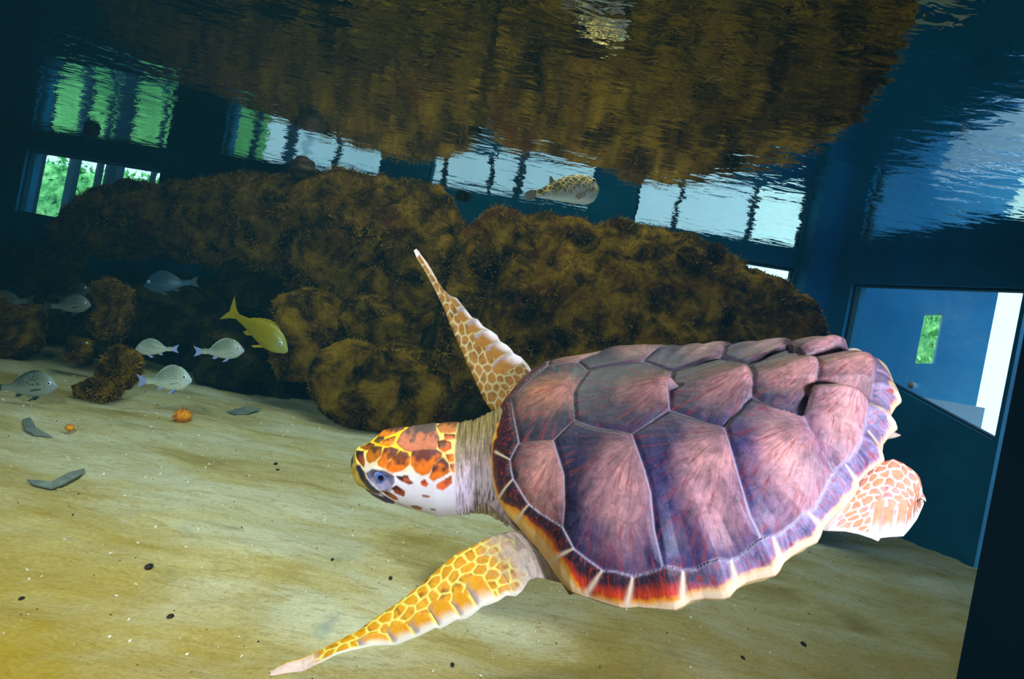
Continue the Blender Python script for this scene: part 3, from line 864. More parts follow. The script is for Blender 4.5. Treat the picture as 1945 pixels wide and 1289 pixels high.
# shape: brow, cheek, eye socket, mouth crease
rel = np.zeros(len(cr))
eye_c = np.array([432, 634])
de = np.hypot(*((cr - eye_c) / [118, 78]).T)
rel += -.0035 * np.exp(-(de / .75) ** 4) + .0030 * np.exp(-((de - 1.1) / .22) ** 2)
rel += -.0022 * np.exp(-(ml / 9.) ** 2)
seamd = np.full(len(cr), 1e9)
for poly, _c in SC_[:16]:
    lo, hi = np.array(poly).min(0) - 30, np.array(poly).max(0) + 30
    sel = np.where(((cj > lo) & (cj < hi)).all(1))[0]
    q = cj[sel]; dd = polydist(q, poly, True) * np.where(inpoly(q, poly), 1, -1)
    rel[sel] = np.maximum(rel[sel], .0014 * smooth01(dd, -4, 12))
wr = smooth01(cj[:, 0], 1050, 1085)
fold = nz(np.c_[cr[:, 0] / 15., cr[:, 1] / 120., 0 * cr[:, 0]], 1.0, 3, 5)
rel += wr * .0030 * fold
hcol = hcol * (1 - (wr * .45 * smooth01(-fold, .0, .35))[:, None])
cen_ = Sg.mean(1, keepdims=True)
nrm_ = Sg - cen_; nrm_ /= np.linalg.norm(nrm_, axis=2, keepdims=True) + 1e-9
Sg = Sg + nrm_ * rel.reshape(NS, NC, 1)
add_body(Sg, gridfaces(NS, NC, True), hcol, np.c_[cr / 400., wr])
# snout cap
add_body(np.stack([Sg[0].mean(0) - [.0006, 0, 0]] * 1 + list(Sg[0])), np.array([[0, i + 1, (i + 1) % NC + 1, (i + 1) % NC + 1] for i in range(0)]).reshape(-1, 4).astype(int), np.tile(hcol[0], (NC + 1, 1)))

def flipper(lead, trail, z_root, z_tip, seed, cell, plates, tones, thick=0.013, bow=0.0, chord_dz=0.0, n_s=260, n_c=80, root_skin=0.2, tip_white=0.82, edge_w=.06):
    """blade lofted between its leading and trailing outline; z_* are camera depths; scales are cells in the blade's own metric"""
    Lp, Tp = resample(lead, n_s), resample(trail, n_s)
    u = np.linspace(0, 1, n_s)
    v = (1 - np.cos(np.linspace(0, math.pi, n_c))) / 2
    U, Vv = np.meshgrid(u, v, indexing='ij')
    px = Lp[:, None, :] * (1 - v[None, :, None]) + Tp[:, None, :] * v[None, :, None]
    Z = z_root + (z_tip - z_root) * U + bow * np.sin(math.pi * U) + chord_dz * (Vv - .5) * (1 - U * .6)
    mid_ = np.stack([(px[..., 0] - CX) / F * Z, -(px[..., 1] - CY) / F * Z, Z], -1)
    du = np.gradient(mid_, axis=0); dv = np.gradient(mid_, axis=1)
    n_ = np.cross(du, dv); n_ /= np.linalg.norm(n_, axis=2, keepdims=True) + 1e-9
    if n_[..., 2].mean() > 0: n_ = -n_                # towards the camera
    chord = np.linalg.norm(mid_[:, 0] - mid_[:, -1], axis=1)[:, None]
    ln = np.r_[0, np.cumsum(np.linalg.norm(np.diff(mid_[:, n_c // 2], axis=0), axis=1))][:, None]
    prof = np.sqrt(np.clip(Vv, 0, 1)) * (1 - Vv) ** .75 * 2.2
    th_ = np.minimum(thick * (1 - .72 * U), chord * .42) * np.clip(prof, 0, 1.2)
    x_, y_ = np.broadcast_to(ln, U.shape), Vv * chord
    q = np.stack([x_.ravel(), y_.ravel()], -1)
    q = q + .0035 * np.stack([nz(np.c_[q * 45, 0 * q[:, 0]], 1., 2, seed), nz(np.c_[q * 45, 0 * q[:, 0] + 3], 1., 2, seed)], -1)
    r_ = np.random.default_rng(seed)
    L_ = ln[-1, 0]; C_ = chord.max()
    seeds = []
    cx_, cy_ = cell
    for i in range(int(L_ / cx_) + 3):
        for j in range(int(C_ / cy_) + 3):
            seeds.append(((i + .5 * (j % 2) + r_.uniform(-.25, .25)) * cx_, (j + r_.uniform(-.25, .25)) * cy_))
    seeds = np.array(seeds)
    d1 = np.full(len(q), 9.); d2 = np.full(len(q), 9.); idn = np.zeros(len(q), int)
    for i, s in enumerate(seeds):
        dd = np.hypot((q[:, 0] - s[0]) / cx_, (q[:, 1] - s[1]) / cy_)
        new = dd < d1
        d2 = np.where(new, d1, np.minimum(d2, dd)); idn = np.where(new, i, idn); d1 = np.where(new, dd, d1)
    e = d2 - d1
    c_cell, c_dark, c_net, c_edge, c_skin = [nplin(c) for c in tones]
    rv = r_.uniform(0, 1, len(seeds))[idn][:, None]
    nn = (nz(np.c_[q * 60, 0 * q[:, 0]], 1.0, 3, seed) * .5 + .5)[:, None]
    cellc = c_cell * (1 - .5 * rv) + (c_cell * .55 + c_dark * .45) * .5 * rv + 0
    cellc = cellc * (1 - smooth01(nn, .55, .85)) + c_dark * smooth01(nn, .55, .85)
    lw = smooth01(e, .06, .26)[:, None]
    col = c_net * (1 - lw) + cellc * lw
    # broad plates along the trailing edge
    uu, vv = U.ravel(), Vv.ravel()
    pb = np.array(plates)
    k = np.searchsorted(pb, uu)
    lo = np.r_[0, pb][np.clip(k, 0, len(pb))]; hi = np.r_[pb, 1][np.clip(k, 0, len(pb))]
    f_ = (uu - lo) / (hi - lo + 1e-9)
    v0 = (.42 if seed == 23 else .52) + .20 * np.abs(2 * f_ - 1) ** 2 - .08 * (k % 2)
    inside = smooth01(vv, v0, v0 + .05) * (uu > pb[0]) * (uu < pb[-1])
    pe = np.minimum(f_, 1 - f_) * (hi - lo) * L_
    edge_ = smooth01(pe, .0008, .003)
    pm = np.clip((vv - v0) / (1 - v0), 0, 1)[:, None]
    grey = nplin([150, 138, 160])
    pcol = c_cell * (1 - smooth01(pm, .45, .95)) + c_edge * smooth01(pm, .45, .95)
    stripe = smooth01(f_ + .25 * nn[:, 0] - .1, .62, .92)[:, None] * .75
    pcol = pcol * (1 - stripe) + grey * stripe
    pcol = c_net * (1 - edge_[:, None]) + pcol * edge_[:, None]
    ring = np.exp(-((vv - v0) / .018) ** 2)[:, None]
    pcol = pcol * (1 - ring) + c_net * ring
    w = inside[:, None]
    col = col * (1 - w) + pcol * w
    ed = np.maximum(smooth01(vv, 1 - edge_w * 1.6, 1 - edge_w * .5), smooth01(uu, .955, .975))[:, None]
    col = col * (1 - ed) + c_edge * ed
    tw = smooth01(uu, tip_white, tip_white + .06)[:, None] * smooth01(vv, .18, .38)[:, None]
    col = col * (1 - tw) + nplin([246, 214, 206]) * tw
    sk = (1 - smooth01(uu + .10 * nn[:, 0], root_skin * .6, root_skin))[:, None]
    wrn = nz(np.c_[q[:, 0] * 170, q[:, 1] * 28, 0 * q[:, 0]], 1.0, 3, seed + 2)[:, None]
    col = col * (1 - sk) + c_skin * (1 - .4 * smooth01(-wrn, 0, .4)) * sk
    relief = .0009 * lw[:, 0] * (1 - w[:, 0]) * (1 - sk[:, 0]) + .0012 * edge_ * w[:, 0]
    relief = relief.reshape(U.shape) * np.clip(th_ / .003, 0, 1)
    top = mid_ + n_ * (th_ + relief)[..., None]
    btm = mid_ - n_ * (th_ * .6)[..., None]
    loop = np.concatenate([top, btm[:, 1:-1][:, ::-1]], axis=1)
    colg = col.reshape(n_s, n_c, 3)
    lc = np.concatenate([colg, (colg * .35 + nplin([240, 220, 190]) * .65)[:, 1:-1][:, ::-1]], axis=1)
    m = loop.shape[1]
    add_body(loop, gridfaces(n_s, m, True), lc, np.zeros((n_s * m, 3)))

fa = lambda L, o, s: [(o[0] + x / s, o[1] + y / s) for x, y in L]
o6, s6 = (500, 980), 3.353
flipper(fa([(1800,150),(1640,95),(1560,100),(1440,130),(1330,190),(1220,245),(1120,330),(1000,440),(860,550),(700,660),(600,740),(500,795),(380,860),(270,905),(150,940),(60,1000),(45,1010)], o6, s6),
        fa([(2000,470),(1900,425),(1800,400),(1740,390),(1690,410),(1650,475),(1610,510),(1550,505),(1490,545),(1420,570),(1395,575),(1330,630),(1290,655),(1230,660),(1180,690),(1130,718),(1100,710),(1000,760),(850,820),(700,825),(560,855),(470,880),(350,940),(260,985),(140,1000),(60,1015),(45,1014)], o6, s6),
        .885, .80, 11, (.021, .0135), [.27, .335, .40, .475, .545, .62, .72], [(240, 168, 16), (168, 104, 18), (250, 238, 120), (255, 246, 226), (196, 176, 160)], thick=.016, chord_dz=-.05, root_skin=.30, bow=-.02)
o7, s7 = (760, 460), 3.79
flipper(fa([(760,1330),(650,1200),(600,1130),(540,1000),(480,870),(430,750),(370,620),(320,480),(250,330),(190,220),(120,110),(103,56)], o7, s7),
        fa([(1060,1110),(1010,1020),(960,960),(945,920),(920,880),(870,825),(820,800),(800,770),(770,740),(720,712),(700,670),(660,640),(600,606),(560,555),(520,543),(470,480),(410,405),(370,395),(310,345),(270,290),(200,160),(130,70),(105,56)], o7, s7),
        1.10, 1.28, 23, (.026, .0165), [.20, .29, .375, .46, .54, .63, .72], [(150, 98, 30), (104, 72, 26), (176, 160, 118), (238, 224, 236), (140, 108, 36)], thick=.017, chord_dz=.06, root_skin=.10, bow=.03, tip_white=.78)
o5, s5 = (1320, 840), 3.79
flipper(fa([(1010,330),(1165,290),(1250,200),(1340,140),(1430,118),(1500,150),(1560,190),(1600,225),(1620,260),(1633,310),(1638,370),(1636,420)], o5, s5),
        fa([(840,600),(930,635),(1080,640),(1180,660),(1270,690),(1320,712),(1335,688),(1400,680),(1500,675),(1545,625),(1600,550),(1630,480),(1637,430)], o5, s5),
        .80, .745, 37, (.0125, .0095), [.42, .52, .62, .72, .82, .93], [(238, 150, 104), (206, 140, 150), (248, 240, 250), (255, 250, 250), (246, 226, 220)], thick=.013, chord_dz=-.02, root_skin=.30, tip_white=.93, edge_w=.05)
# far hind flipper, almost wholly behind the shell
fh = t2px(np.array([.22, .26, .30, .33, .30, .25, .20]), np.array([-.13, -.14, -.17, -.22, -.23, -.22, -.19]), np.array([.03, .02, 0, -.01, 0, .01, .02]))
flipper([tuple(fh[0]), tuple(fh[1]), tuple(fh[2]), tuple(fh[3])], [tuple(fh[6]), tuple(fh[5]), tuple(fh[4]), tuple(fh[3] + [0, 1])], 1.10, 1.12, 41, (.02, .014), [.4, .6, .8, .95], [(246, 206, 190), (226, 180, 176), (250, 236, 240), (255, 246, 244), (240, 224, 220)], thick=.012)
add_body(tor, gridfaces(n_r, n_t, True), torc)
# skin of the shoulder that bulges out beside the shell between neck and near flipper
so = resample([(925, 955), (950, 978), (975, 1004), (1009, 1040), (1040, 1076), (1064, 1104), (1080, 1128)], 60)
si_ = resample([(1010, 880), (1020, 920), (1040, 960), (1060, 1000), (1090, 1040), (1110, 1070), (1125, 1100)], 60)
sh = tube(so, si_, lambda u: .99 - .13 * u ** .6, lambda u: .55, 60, 60)
shn = nz(sh.reshape(-1, 3) * [60, 60, 160], 1., 3, 4)
add_body(sh, gridfaces(60, 60, True), nplin([186, 160, 172]) * (1 - .45 * smooth01(shn, 0, .4))[:, None])
# tail stub
tb = np.linspace(0, 1, 14)
ts = []
for q_ in tb:
    an_ = np.linspace(0, 2 * math.pi, 20, endpoint=False)
    r_ = .022 * (1 - q_) ** .7 + .001
    ts.append(t2cam(.22 + .10 * q_ + 0 * an_, r_ * np.cos(an_), .045 - .02 * q_ + r_ * np.sin(an_)))
add_body(np.stack(ts), gridfaces(14, 20, True), np.tile(nplin([230, 200, 190]), (280, 1)))

def skin_mat():
    t = NT('turtle_skin')
    c = t.attr('pat')
    obj = t.coord('Object')
    n = t.noise(obj, 120, 5, 0.7)
    col = t.mix(0.55, c, t.ramp(n, [(0.32, (0.28, 0.26, 0.28)), (0.55, (0.52, 0.52, 0.52)), (0.75, (0.62, 0.62, 0.6))]), 'OVERLAY')
    return t.bsdf(col, 0.5, t.bump(n, 0.18, 0.002), 0.3)
M_SKIN = skin_mat()
body = mesh('body', tl(np.concatenate(BV)), np.concatenate(BF), M_SKIN, turtle, cols={'pat': np.concatenate(BC)})

# eyes
def eye_mat(name, iris, ring, pupil=(4, 8, 30), p=.30, i=.62, soft=.05):
    t = NT(name)
    g_ = t.n('SeparateXYZ', {0: t.coord('Generated')})
    x = t.math('SUBTRACT', g_.outputs[0], 0.5); y = t.math('SUBTRACT', g_.outputs[1], 0.5)
    r = t.math('MULTIPLY', t.math('SQRT', t.math('ADD', t.math('MULTIPLY', x, x), t.math('MULTIPLY', y, y))), 2.0)
    col = t.ramp(r, [(p, lin(*pupil)), (p + soft, lin(*iris)), (i, lin(*iris)), (i + soft, lin(*ring))])
    return t.bsdf(col, 0.08, None, 0.8)
def ball(name, mat, r, flat=0.55, parent=None, n=28):
    """a lens shaped eye whose own z axis is the sight axis"""
    a_ = np.linspace(0, math.pi, n // 2 + 1); b_ = np.linspace(0, 2 * math.pi, n, endpoint=False)
    A2, B2 = np.meshgrid(a_, b_, indexing='ij')
    V = np.stack([r * np.sin(A2) * np.cos(B2), r * np.sin(A2) * np.sin(B2), r * flat * np.cos(A2)], -1)
    return mesh(name, V, gridfaces(n // 2 + 1, n, True), mat, parent)
def aim(o, pos, zdir, xdir=(0, 0, 1)):
    z = Vector([float(v) for v in zdir]).normalized()
    x = Vector([float(v) for v in xdir]); x = (x - z * x.dot(z)).normalized()
    y = z.cross(x)
    o.matrix_local = Matrix(((x.x, y.x, z.x, pos[0]), (x.y, y.y, z.y, pos[1]), (x.z, y.z, z.z, pos[2]), (0, 0, 0, 1)))
M_EYE = eye_mat('turtle_eye', (84, 108, 176), (150, 156, 196), (6, 10, 44), .34, .74, .10)
ei = int(np.argmin(np.abs((xs_ - 640) * 4.605 - 436)))
near_j = int(np.argmin(np.hypot(*(PX[ei] - [734, 898]).T) + 1000 * (np.cos(ang) < 0)))
pw = tl(Sg[ei, near_j]); nw = (cam2w(Sg[ei, near_j]) - cam2w(cen_[ei, 0])); nw /= np.linalg.norm(nw)
e1 = ball('eye', M_EYE, .0145, .62, body); aim(e1, pw - nw * .0058, nw * .75 + np.array([-.1, -.5, 0]))
dl = (ang[near_j] - crown + math.pi) % (2 * math.pi) - math.pi
far_j = int(np.argmin(np.abs(((ang - (crown - dl)) + math.pi) % (2 * math.pi) - math.pi)))
pw2 = tl(Sg[ei, far_j]); nw2 = (cam2w(Sg[ei, far_j]) - cam2w(cen_[ei, 0])); nw2 /= np.linalg.norm(nw2)
e2 = ball('eye', M_EYE, .0145, .62, body); aim(e2, pw2 - nw2 * .0058, nw2)
for e_ in (e1, e2): e_['label'] = 'dark blue eye'

# ------------------------------------------------------------------ rocks
def rock_mat(name, tones, seedloc=0.0):
    t = NT(name)
    c = t.n('Mapping', {'Vector': t.coord('Object'), 'Location': (seedloc, seedloc * .7, 0)}).outputs[0]
    n1 = t.noise(c, 6.0, 9, 0.68, 0.4)
    col = t.ramp(n1, [(0.38, lin(*tones[0])), (0.47, lin(*tones[1])), (0.55, lin(*tones[2])), (0.68, lin(*tones[3]))])
    n2 = t.noise(c, 3.1, 7, 0.6, 0.8)
    col = t.mix(t.ramp(n2, [(0.55, 0.0), (0.66, 0.6)]), col, lin(*tones[4]))
    sp = t.noise(c, 95, 3, 0.7)
    col = t.mix(t.math('MULTIPLY', t.ramp(sp, [(0.66, 0.0), (0.72, 0.8)]), t.ramp(n1, [(0.45, 0), (0.55, 1)])), col, lin(196, 180, 120))
    return t.bsdf(col, 0.95, t.bump(t.math('ADD', n1, t.math('MULTIPLY', t.noise(c, 45, 6, 0.7), 0.5)), 1.0, 0.07), 0.08)
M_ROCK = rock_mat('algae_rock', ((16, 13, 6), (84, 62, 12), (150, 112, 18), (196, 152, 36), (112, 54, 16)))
M_ROCKD = rock_mat('dark_shaded_rock', ((8, 10, 6), (30, 32, 14), (66, 58, 18), (110, 96, 30), (46, 36, 20)), 3.0)  # darker copy of the rock, shade of the recess painted in
def alg_mat(name, a, b):
    t = NT(name)
    return t.bsdf(t.ramp(t.noise(t.coord('Object'), 7, 5, 0.65), [(0.36, lin(*a)), (0.64, lin(*b))]), 0.9, None, 0.08)
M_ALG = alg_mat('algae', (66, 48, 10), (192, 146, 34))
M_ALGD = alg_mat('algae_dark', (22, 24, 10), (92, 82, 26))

def tufts(parent, V, Fq, mat, n, lo=.008, hi=.026, seed=0, ns=1.0):
    """fine algae filaments rooted on the rock"""
    r = np.random.default_rng(seed)
    tri = V[Fq[:, :4]]
    nn_ = np.cross(tri[:, 2] - tri[:, 0], tri[:, 3] - tri[:, 1]); ar = np.linalg.norm(nn_, axis=1)
    nn_ = nn_ / (ar[:, None] + 1e-12) * ns
    k = r.choice(len(Fq), n, p=ar / ar.sum())
    w = r.dirichlet([1, 1, 1, 1], n)
    root = (tri[k] * w[:, :, None]).sum(1)
    patch = nz(root, 5.0, 3, seed) ; ln = r.uniform(lo, hi, n) * (0.6 + .9 * smooth01(patch, -.3, .4))
    dr = nn_[k] + r.normal(size=(n, 3)) * .55 + np.array([0, 0, .25]); dr /= np.linalg.norm(dr, axis=1)[:, None]
    sd_ = np.cross(dr, r.normal(size=(n, 3))); sd_ /= np.linalg.norm(sd_, axis=1)[:, None]
    wd = r.uniform(.0012, .003, n)[:, None]
    tipp = root + dr * ln[:, None]
    VV = np.stack([root - sd_ * wd, root + sd_ * wd, tipp + sd_ * wd * .3, tipp - sd_ * wd * .3], 1).reshape(-1, 3)
    o = mesh('algae', VV, np.arange(4 * n).reshape(-1, 4), mat, parent, smooth=False)
    o['kind'] = 'stuff'
    return o

def block(name, stn, label, zb, mat, alg, n_alg, seed, dy=.38, ex=.62, ns=190, nc=120, amp=.05, cut=()):
    """a long boulder: stn = (px, py of its skyline, depth of its front); it reaches down to zb(px)"""
    st = np.array(stn, float)
    u = np.linspace(0, 1, ns)
    s_ = np.r_[0, np.cumsum(np.hypot(*np.diff(st[:, :2], axis=0).T))]; s_ /= s_[-1]
    us = (1 - np.cos(np.pi * u)) / 2 * .35 + u * .65
    rows = []
    for i, t_ in enumerate(us):
        px, py, d = [np.interp(t_, s_, st[:, k]) for k in range(3)]
        end = min(1, (min(t_, 1 - t_) / .05)) ; dyi = dy * (math.sqrt(max(0, 1 - (1 - end) ** 2)) * .85 + .15)
        a_ = np.linspace(0, 2 * math.pi, nc, endpoint=False)
        cy = -np.cos(a_); sz = np.sin(a_)
        cy = np.sign(cy) * np.abs(cy) ** ex; sz = np.sign(sz) * np.abs(sz) ** ex
        Y = d + dy + dyi * cy
        r_ = P(px, py, 1.0) - CAM
        z0 = zb(px)
        zt = CAM[2] + r_[2] * (d + .12)
        for _ in range(6):
            Z = (z0 + zt) / 2 + (zt - z0) / 2 * sz
            el = ((Z - CAM[2]) / Y)
            k = np.argmax(el); zt += (r_[2] - el[k]) * Y[k]
        X = r_[0] * Y[k]
        rows.append(np.stack([np.full(nc, X), Y, Z], -1))
    V = np.stack(rows)
    cen = V.mean(1, keepdims=True)
    dirn = V - cen; dirn /= np.linalg.norm(dirn, axis=2, keepdims=True)
    fl = V.reshape(-1, 3)
    nse = nz(fl, 1.9, 3, seed) * amp * 1.3 + nz(fl, 6.5, 4, seed + 1) * amp * .85 + nz(fl, 24., 2, seed + 2) * amp * .15
    nse -= np.abs(nz(fl, 3.2, 2, seed + 5)) * amp * .9
    for (cx_, wdt, dep) in cut:
        xx = w2px(fl)[:, 0] + nz(fl, 3., 2, 3) * 14
        nse -= dep * np.exp(-((xx - cx_) / wdt) ** 2)
    V = (fl + dirn.reshape(-1, 3) * nse[:, None])
    # close the ends
    V = np.concatenate([V, V[:nc].mean(0)[None], V[-nc:].mean(0)[None]])
    Fq = gridfaces(ns, nc, True)
    root = empty(name, (V[:, 0].mean(), V[:, 1].mean(), V[:, 2].min()))
    o = np.array(root.location)
    caps = [[ns * nc, (i + 1) % nc, i] for i in range(nc)] + [[ns * nc + 1, (ns - 1) * nc + i, (ns - 1) * nc + (i + 1) % nc] for i in range(nc)]
    mesh('rock', V - o, [list(f) for f in Fq] + caps, mat, root)
    vol = np.einsum('ij,ij->i', V[Fq[:, 0]] - V.mean(0), np.cross(V[Fq[:, 1]] - V[Fq[:, 0]], V[Fq[:, 3]] - V[Fq[:, 0]])).sum()
    tufts(root, V - o, Fq, alg, n_alg, seed=seed, ns=1 if vol > 0 else -1)
    return tag(root, label, 'rock')
block('rock_ledge', [(873, 478, 3.05), (880, 426, 3.05), (932, 400, 3.02), (1000, 400, 3.0), (1100, 402, 2.98), (1200, 420, 2.93), (1300, 448, 2.88), (1400, 488, 2.80), (1480, 528, 2.72), (1540, 580, 2.62), (1572, 630, 2.52), (1584, 688, 2.45)],
      'long golden brown algae-covered rock rising behind the turtle shell', lambda x: .0, M_ROCK, M_ALG, 26000, 3, dy=.25, ex=.82, amp=.05)
block('rock_ledge', [(120, 508, 3.62), (122, 446, 3.60), (140, 402, 3.58), (172, 374, 3.55), (220, 360, 3.5), (290, 348, 3.45), (360, 334, 3.4), (430, 330, 3.38), (520, 330, 3.34), (600, 328, 3.3), (700, 334, 3.25), (790, 353, 3.2), (858, 374, 3.16), (886, 418, 3.14)],
      'long dark overhanging rock with a mossy brown top, in front of the left windows', lambda x: np.interp(x, [110, 300, 800, 900], [.62, .72, .62, .45]), M_ROCK, M_ALG, 24000, 8, dy=.24, ex=.82, amp=.05)
block('dark_shaded_rock', [(90, 528, 3.95), (300, 513, 3.90), (600, 528, 3.72), (900, 568, 3.62)], 'rock wall coloured black to paint the deep shade under the overhanging rock', lambda x: -.02, M_ROCKD, M_ALGD, 1500, 12, dy=.11, amp=.03)

def boulder(px, py, w, h, d, label, seed, dark=False, base=True, n_alg=1700, rot=0.0, amp=.14, sq=.75, nm='boulder', deep=.85, group=None):
    """one stone; its lower side is lifted onto the sand when base is set"""
    hw, hh_ = w / 2 / F * d, h / 2 / F * d
    c = P(px, py, d)
    u = np.linspace(0, math.pi, 56); v = np.linspace(0, 2 * math.pi, 84, endpoint=False)
    U, V_ = np.meshgrid(u, v, indexing='ij')
    e = lambda x: np.sign(x) * np.abs(x) ** sq
    S = np.stack([e(np.sin(U)) * e(np.cos(V_)), e(np.sin(U)) * e(np.sin(V_)), e(np.cos(U))], -1).reshape(-1, 3)
    nse = 1 + amp * nz(S, 1.1, 2, seed) * 1.6 + amp * .6 * nz(S, 3.2, 4, seed + 1) + amp * .16 * nz(S, 11., 2, seed + 2)
    S = S * nse[:, None]
    cr_, sr_ = math.cos(rot), math.sin(rot)
    S = S * np.array([hw, (hw + hh_) / 2 * deep, hh_])
    S = np.stack([S[:, 0] * cr_ - S[:, 2] * sr_, S[:, 1], S[:, 0] * sr_ + S[:, 2] * cr_], -1)
    if base:
        fl = floor_z(c[0], c[1]) - c[2] - .015
        S[:, 2] = np.where(S[:, 2] < fl, fl - .01, S[:, 2]) 
    Fq = gridfaces(56, 84, True)
    root = empty(nm, (c[0], c[1], c[2] + S[:, 2].min()))
    S[:, 2] -= S[:, 2].min()
    mesh('stone', S, Fq, M_ROCKD if dark else M_ROCK, root)
    if n_alg: tufts(root, S, Fq, M_ALGD if dark else M_ALG, n_alg, .005, .016, seed=seed, ns=-1.0)
    return tag(root, label, 'rock', group)
boulder(738, 733, 262, 168, 3.25, 'largest rounded yellow-brown boulder, below the raised front flipper', 1, n_alg=5200, amp=.10)
boulder(732, 612, 168, 92, 3.36, 'flat-topped yellow boulder resting on the largest rounded one', 2, base=False, n_alg=2600, rot=-.05)
boulder(592, 632, 132, 168, 3.30, 'tall golden boulder beside the yellow fish snout', 3, n_alg=2800, rot=.2)
boulder(660, 575, 86, 66, 3.55, 'small mossy stone behind the flat-topped yellow boulder', 4, base=False, n_alg=900)
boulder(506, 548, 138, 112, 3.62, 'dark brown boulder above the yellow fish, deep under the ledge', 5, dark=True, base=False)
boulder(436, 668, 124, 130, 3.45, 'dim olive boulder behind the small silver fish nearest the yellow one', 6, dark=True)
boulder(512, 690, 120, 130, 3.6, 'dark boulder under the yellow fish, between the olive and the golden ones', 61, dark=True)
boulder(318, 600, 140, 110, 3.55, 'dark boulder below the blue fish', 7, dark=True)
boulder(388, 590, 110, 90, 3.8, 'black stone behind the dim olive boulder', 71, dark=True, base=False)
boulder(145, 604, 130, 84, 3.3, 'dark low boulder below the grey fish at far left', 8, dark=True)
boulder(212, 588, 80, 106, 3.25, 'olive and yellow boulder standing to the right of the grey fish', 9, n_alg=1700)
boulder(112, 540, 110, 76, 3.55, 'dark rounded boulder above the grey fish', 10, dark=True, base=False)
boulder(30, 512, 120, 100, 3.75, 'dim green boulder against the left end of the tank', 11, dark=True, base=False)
boulder(22, 626, 92, 118, 3.05, 'brown boulder cut by the left edge, with a pale spot', 13, n_alg=1500)
boulder(905, 785, 92, 80, 3.0, 'dark olive stone tucked between the turtle neck and the largest boulder', 14, dark=True)
boulder(850, 620, 90, 150, 3.35, 'black stone in the gap behind the raised flipper', 15, dark=True, base=False)
boulder(228, 700, 62, 78, 2.62, 'upright brown rock standing alone on the sand', 16, n_alg=1300, nm='small_rock', rot=-.15)
boulder(190, 738, 80, 46, 2.58, 'low brown foot of the lone rock, spreading left on the sand', 17, n_alg=1000, nm='small_rock', rot=.3)
boulder(150, 664, 46, 46, 2.95, 'small pale green shell-like stone behind the lone rock', 18, n_alg=200, nm='small_rock', amp=.2)
boulder(184, 664, 44, 32, 3.0, 'small dark stone touching the pale green stone', 19, dark=True, n_alg=200, nm='small_rock')
boulder(1311, 485, 50, 30, 2.92, 'grey knob on top of the golden ledge', 20, base=False, n_alg=500, nm='small_rock')
boulder(880, 372, 26, 18, 3.12, 'little dark knob at the notch between the two long rocks', 21, dark=True, base=False, n_alg=200, nm='small_rock')

# ------------------------------------------------------------------ fish
def fish_mat(name, spec=.5, rough=.38, detail=.3):
    t = NT(name)
    c = t.attr('pat')
    n = t.noise(t.coord('Object'), 160, 3, 0.6)
    col = t.mix(detail, c, t.ramp(n, [(0.3, 0.35), (0.7, 0.65)]), 'OVERLAY')
    return t.bsdf(col, rough, t.bump(n, 0.1, 0.001), spec)
M_FISH = fish_mat('fish_scales')
M_PUFF = fish_mat('puffer_skin', .3, .6, .45)
M_FEYE = eye_mat('fish_eye', (236, 240, 250), (200, 206, 216), (6, 8, 34), .50, .92, .05)
M_FEYEP = eye_mat('puffer_eye', (230, 220, 170), (120, 110, 80), (6, 8, 14), .45, .75, .08)
def fin_mat(name, a, b):
    t = NT(name)
    w = t.n('TexWave', {'Vector': t.coord('Object'), 'Scale': 60.0, 'Distortion': 2.0}).outputs[0]
    return t.bsdf(t.mix(t.ramp(w, [(.3, 0.0), (.7, 1.0)]), lin(*a), lin(*b)), .5, None, .3)
M_FINB = fin_mat('blue_fin', (120, 136, 214), (168, 184, 232))
M_FINS = fin_mat('silver_fin', (128, 138, 138), (180, 190, 184))
M_FINY = fin_mat('yellow_fin', (132, 122, 8), (172, 152, 20))
M_FIND = fin_mat('dim_fin', (40, 62, 70), (70, 92, 96))
M_FINP = fin_mat('puffer_fin', (92, 90, 84), (138, 132, 120))

GR_UP = [(0, .035), (.04, .055), (.10, .050), (.16, .045), (.24, .075), (.34, .130), (.45, .175), (.56, .205), (.68, .215), (.78, .195), (.86, .150), (.93, .085), (.98, .025), (1, .0)]
GR_LO = [(0, .035), (.04, .050), (.10, .048), (.16, .050), (.24, .075), (.34, .105), (.45, .130), (.56, .145), (.68, .150), (.78, .140), (.86, .115), (.93, .075), (.98, .045), (1, .025)]
SN_UP = [(0, .03), (.08, .045), (.18, .060), (.30, .105), (.42, .145), (.55, .175), (.68, .175), (.80, .145), (.90, .09), (.97, .035), (1, .005)]
SN_LO = [(0, .03), (.08, .045), (.18, .055), (.30, .08), (.42, .11), (.55, .13), (.68, .14), (.80, .125), (.90, .09), (.97, .055), (1, .03)]
PU_UP = [(0, .05), (.06, .062), (.14, .085), (.25, .130), (.38, .175), (.50, .20), (.62, .21), (.74, .20), (.82, .185), (.90, .150), (.96, .085), (1, .02)]
PU_LO = [(0, .04), (.06, .055), (.14, .070), (.25, .095), (.38, .125), (.50, .150), (.62, .175), (.74, .19), (.82, .195), (.90, .17), (.96, .11), (1, .03)]

def finprism(name, poly, y0, th_, mat, parent, splay=0.0, curl=0.0):
    """a fin blade: outline in the fish's x-z plane, th_ thick, leaning sideways by splay"""
    poly = np.array(poly, float); n = len(poly)
    base_z = poly[0, 1]
    V = []
    for s in (-.5, .5):
        for x, z in poly: V.append((x, y0 + s * th_ + (z - base_z) * splay + curl * (x - poly[0, 0]) ** 2, z))
    Fc = [list(range(n)), list(range(2 * n - 1, n - 1, -1))] + [[i, (i + 1) % n, n + (i + 1) % n, n + i][::-1] for i in range(n)]
    return mesh(name, V, Fc, mat, parent, smooth=False)

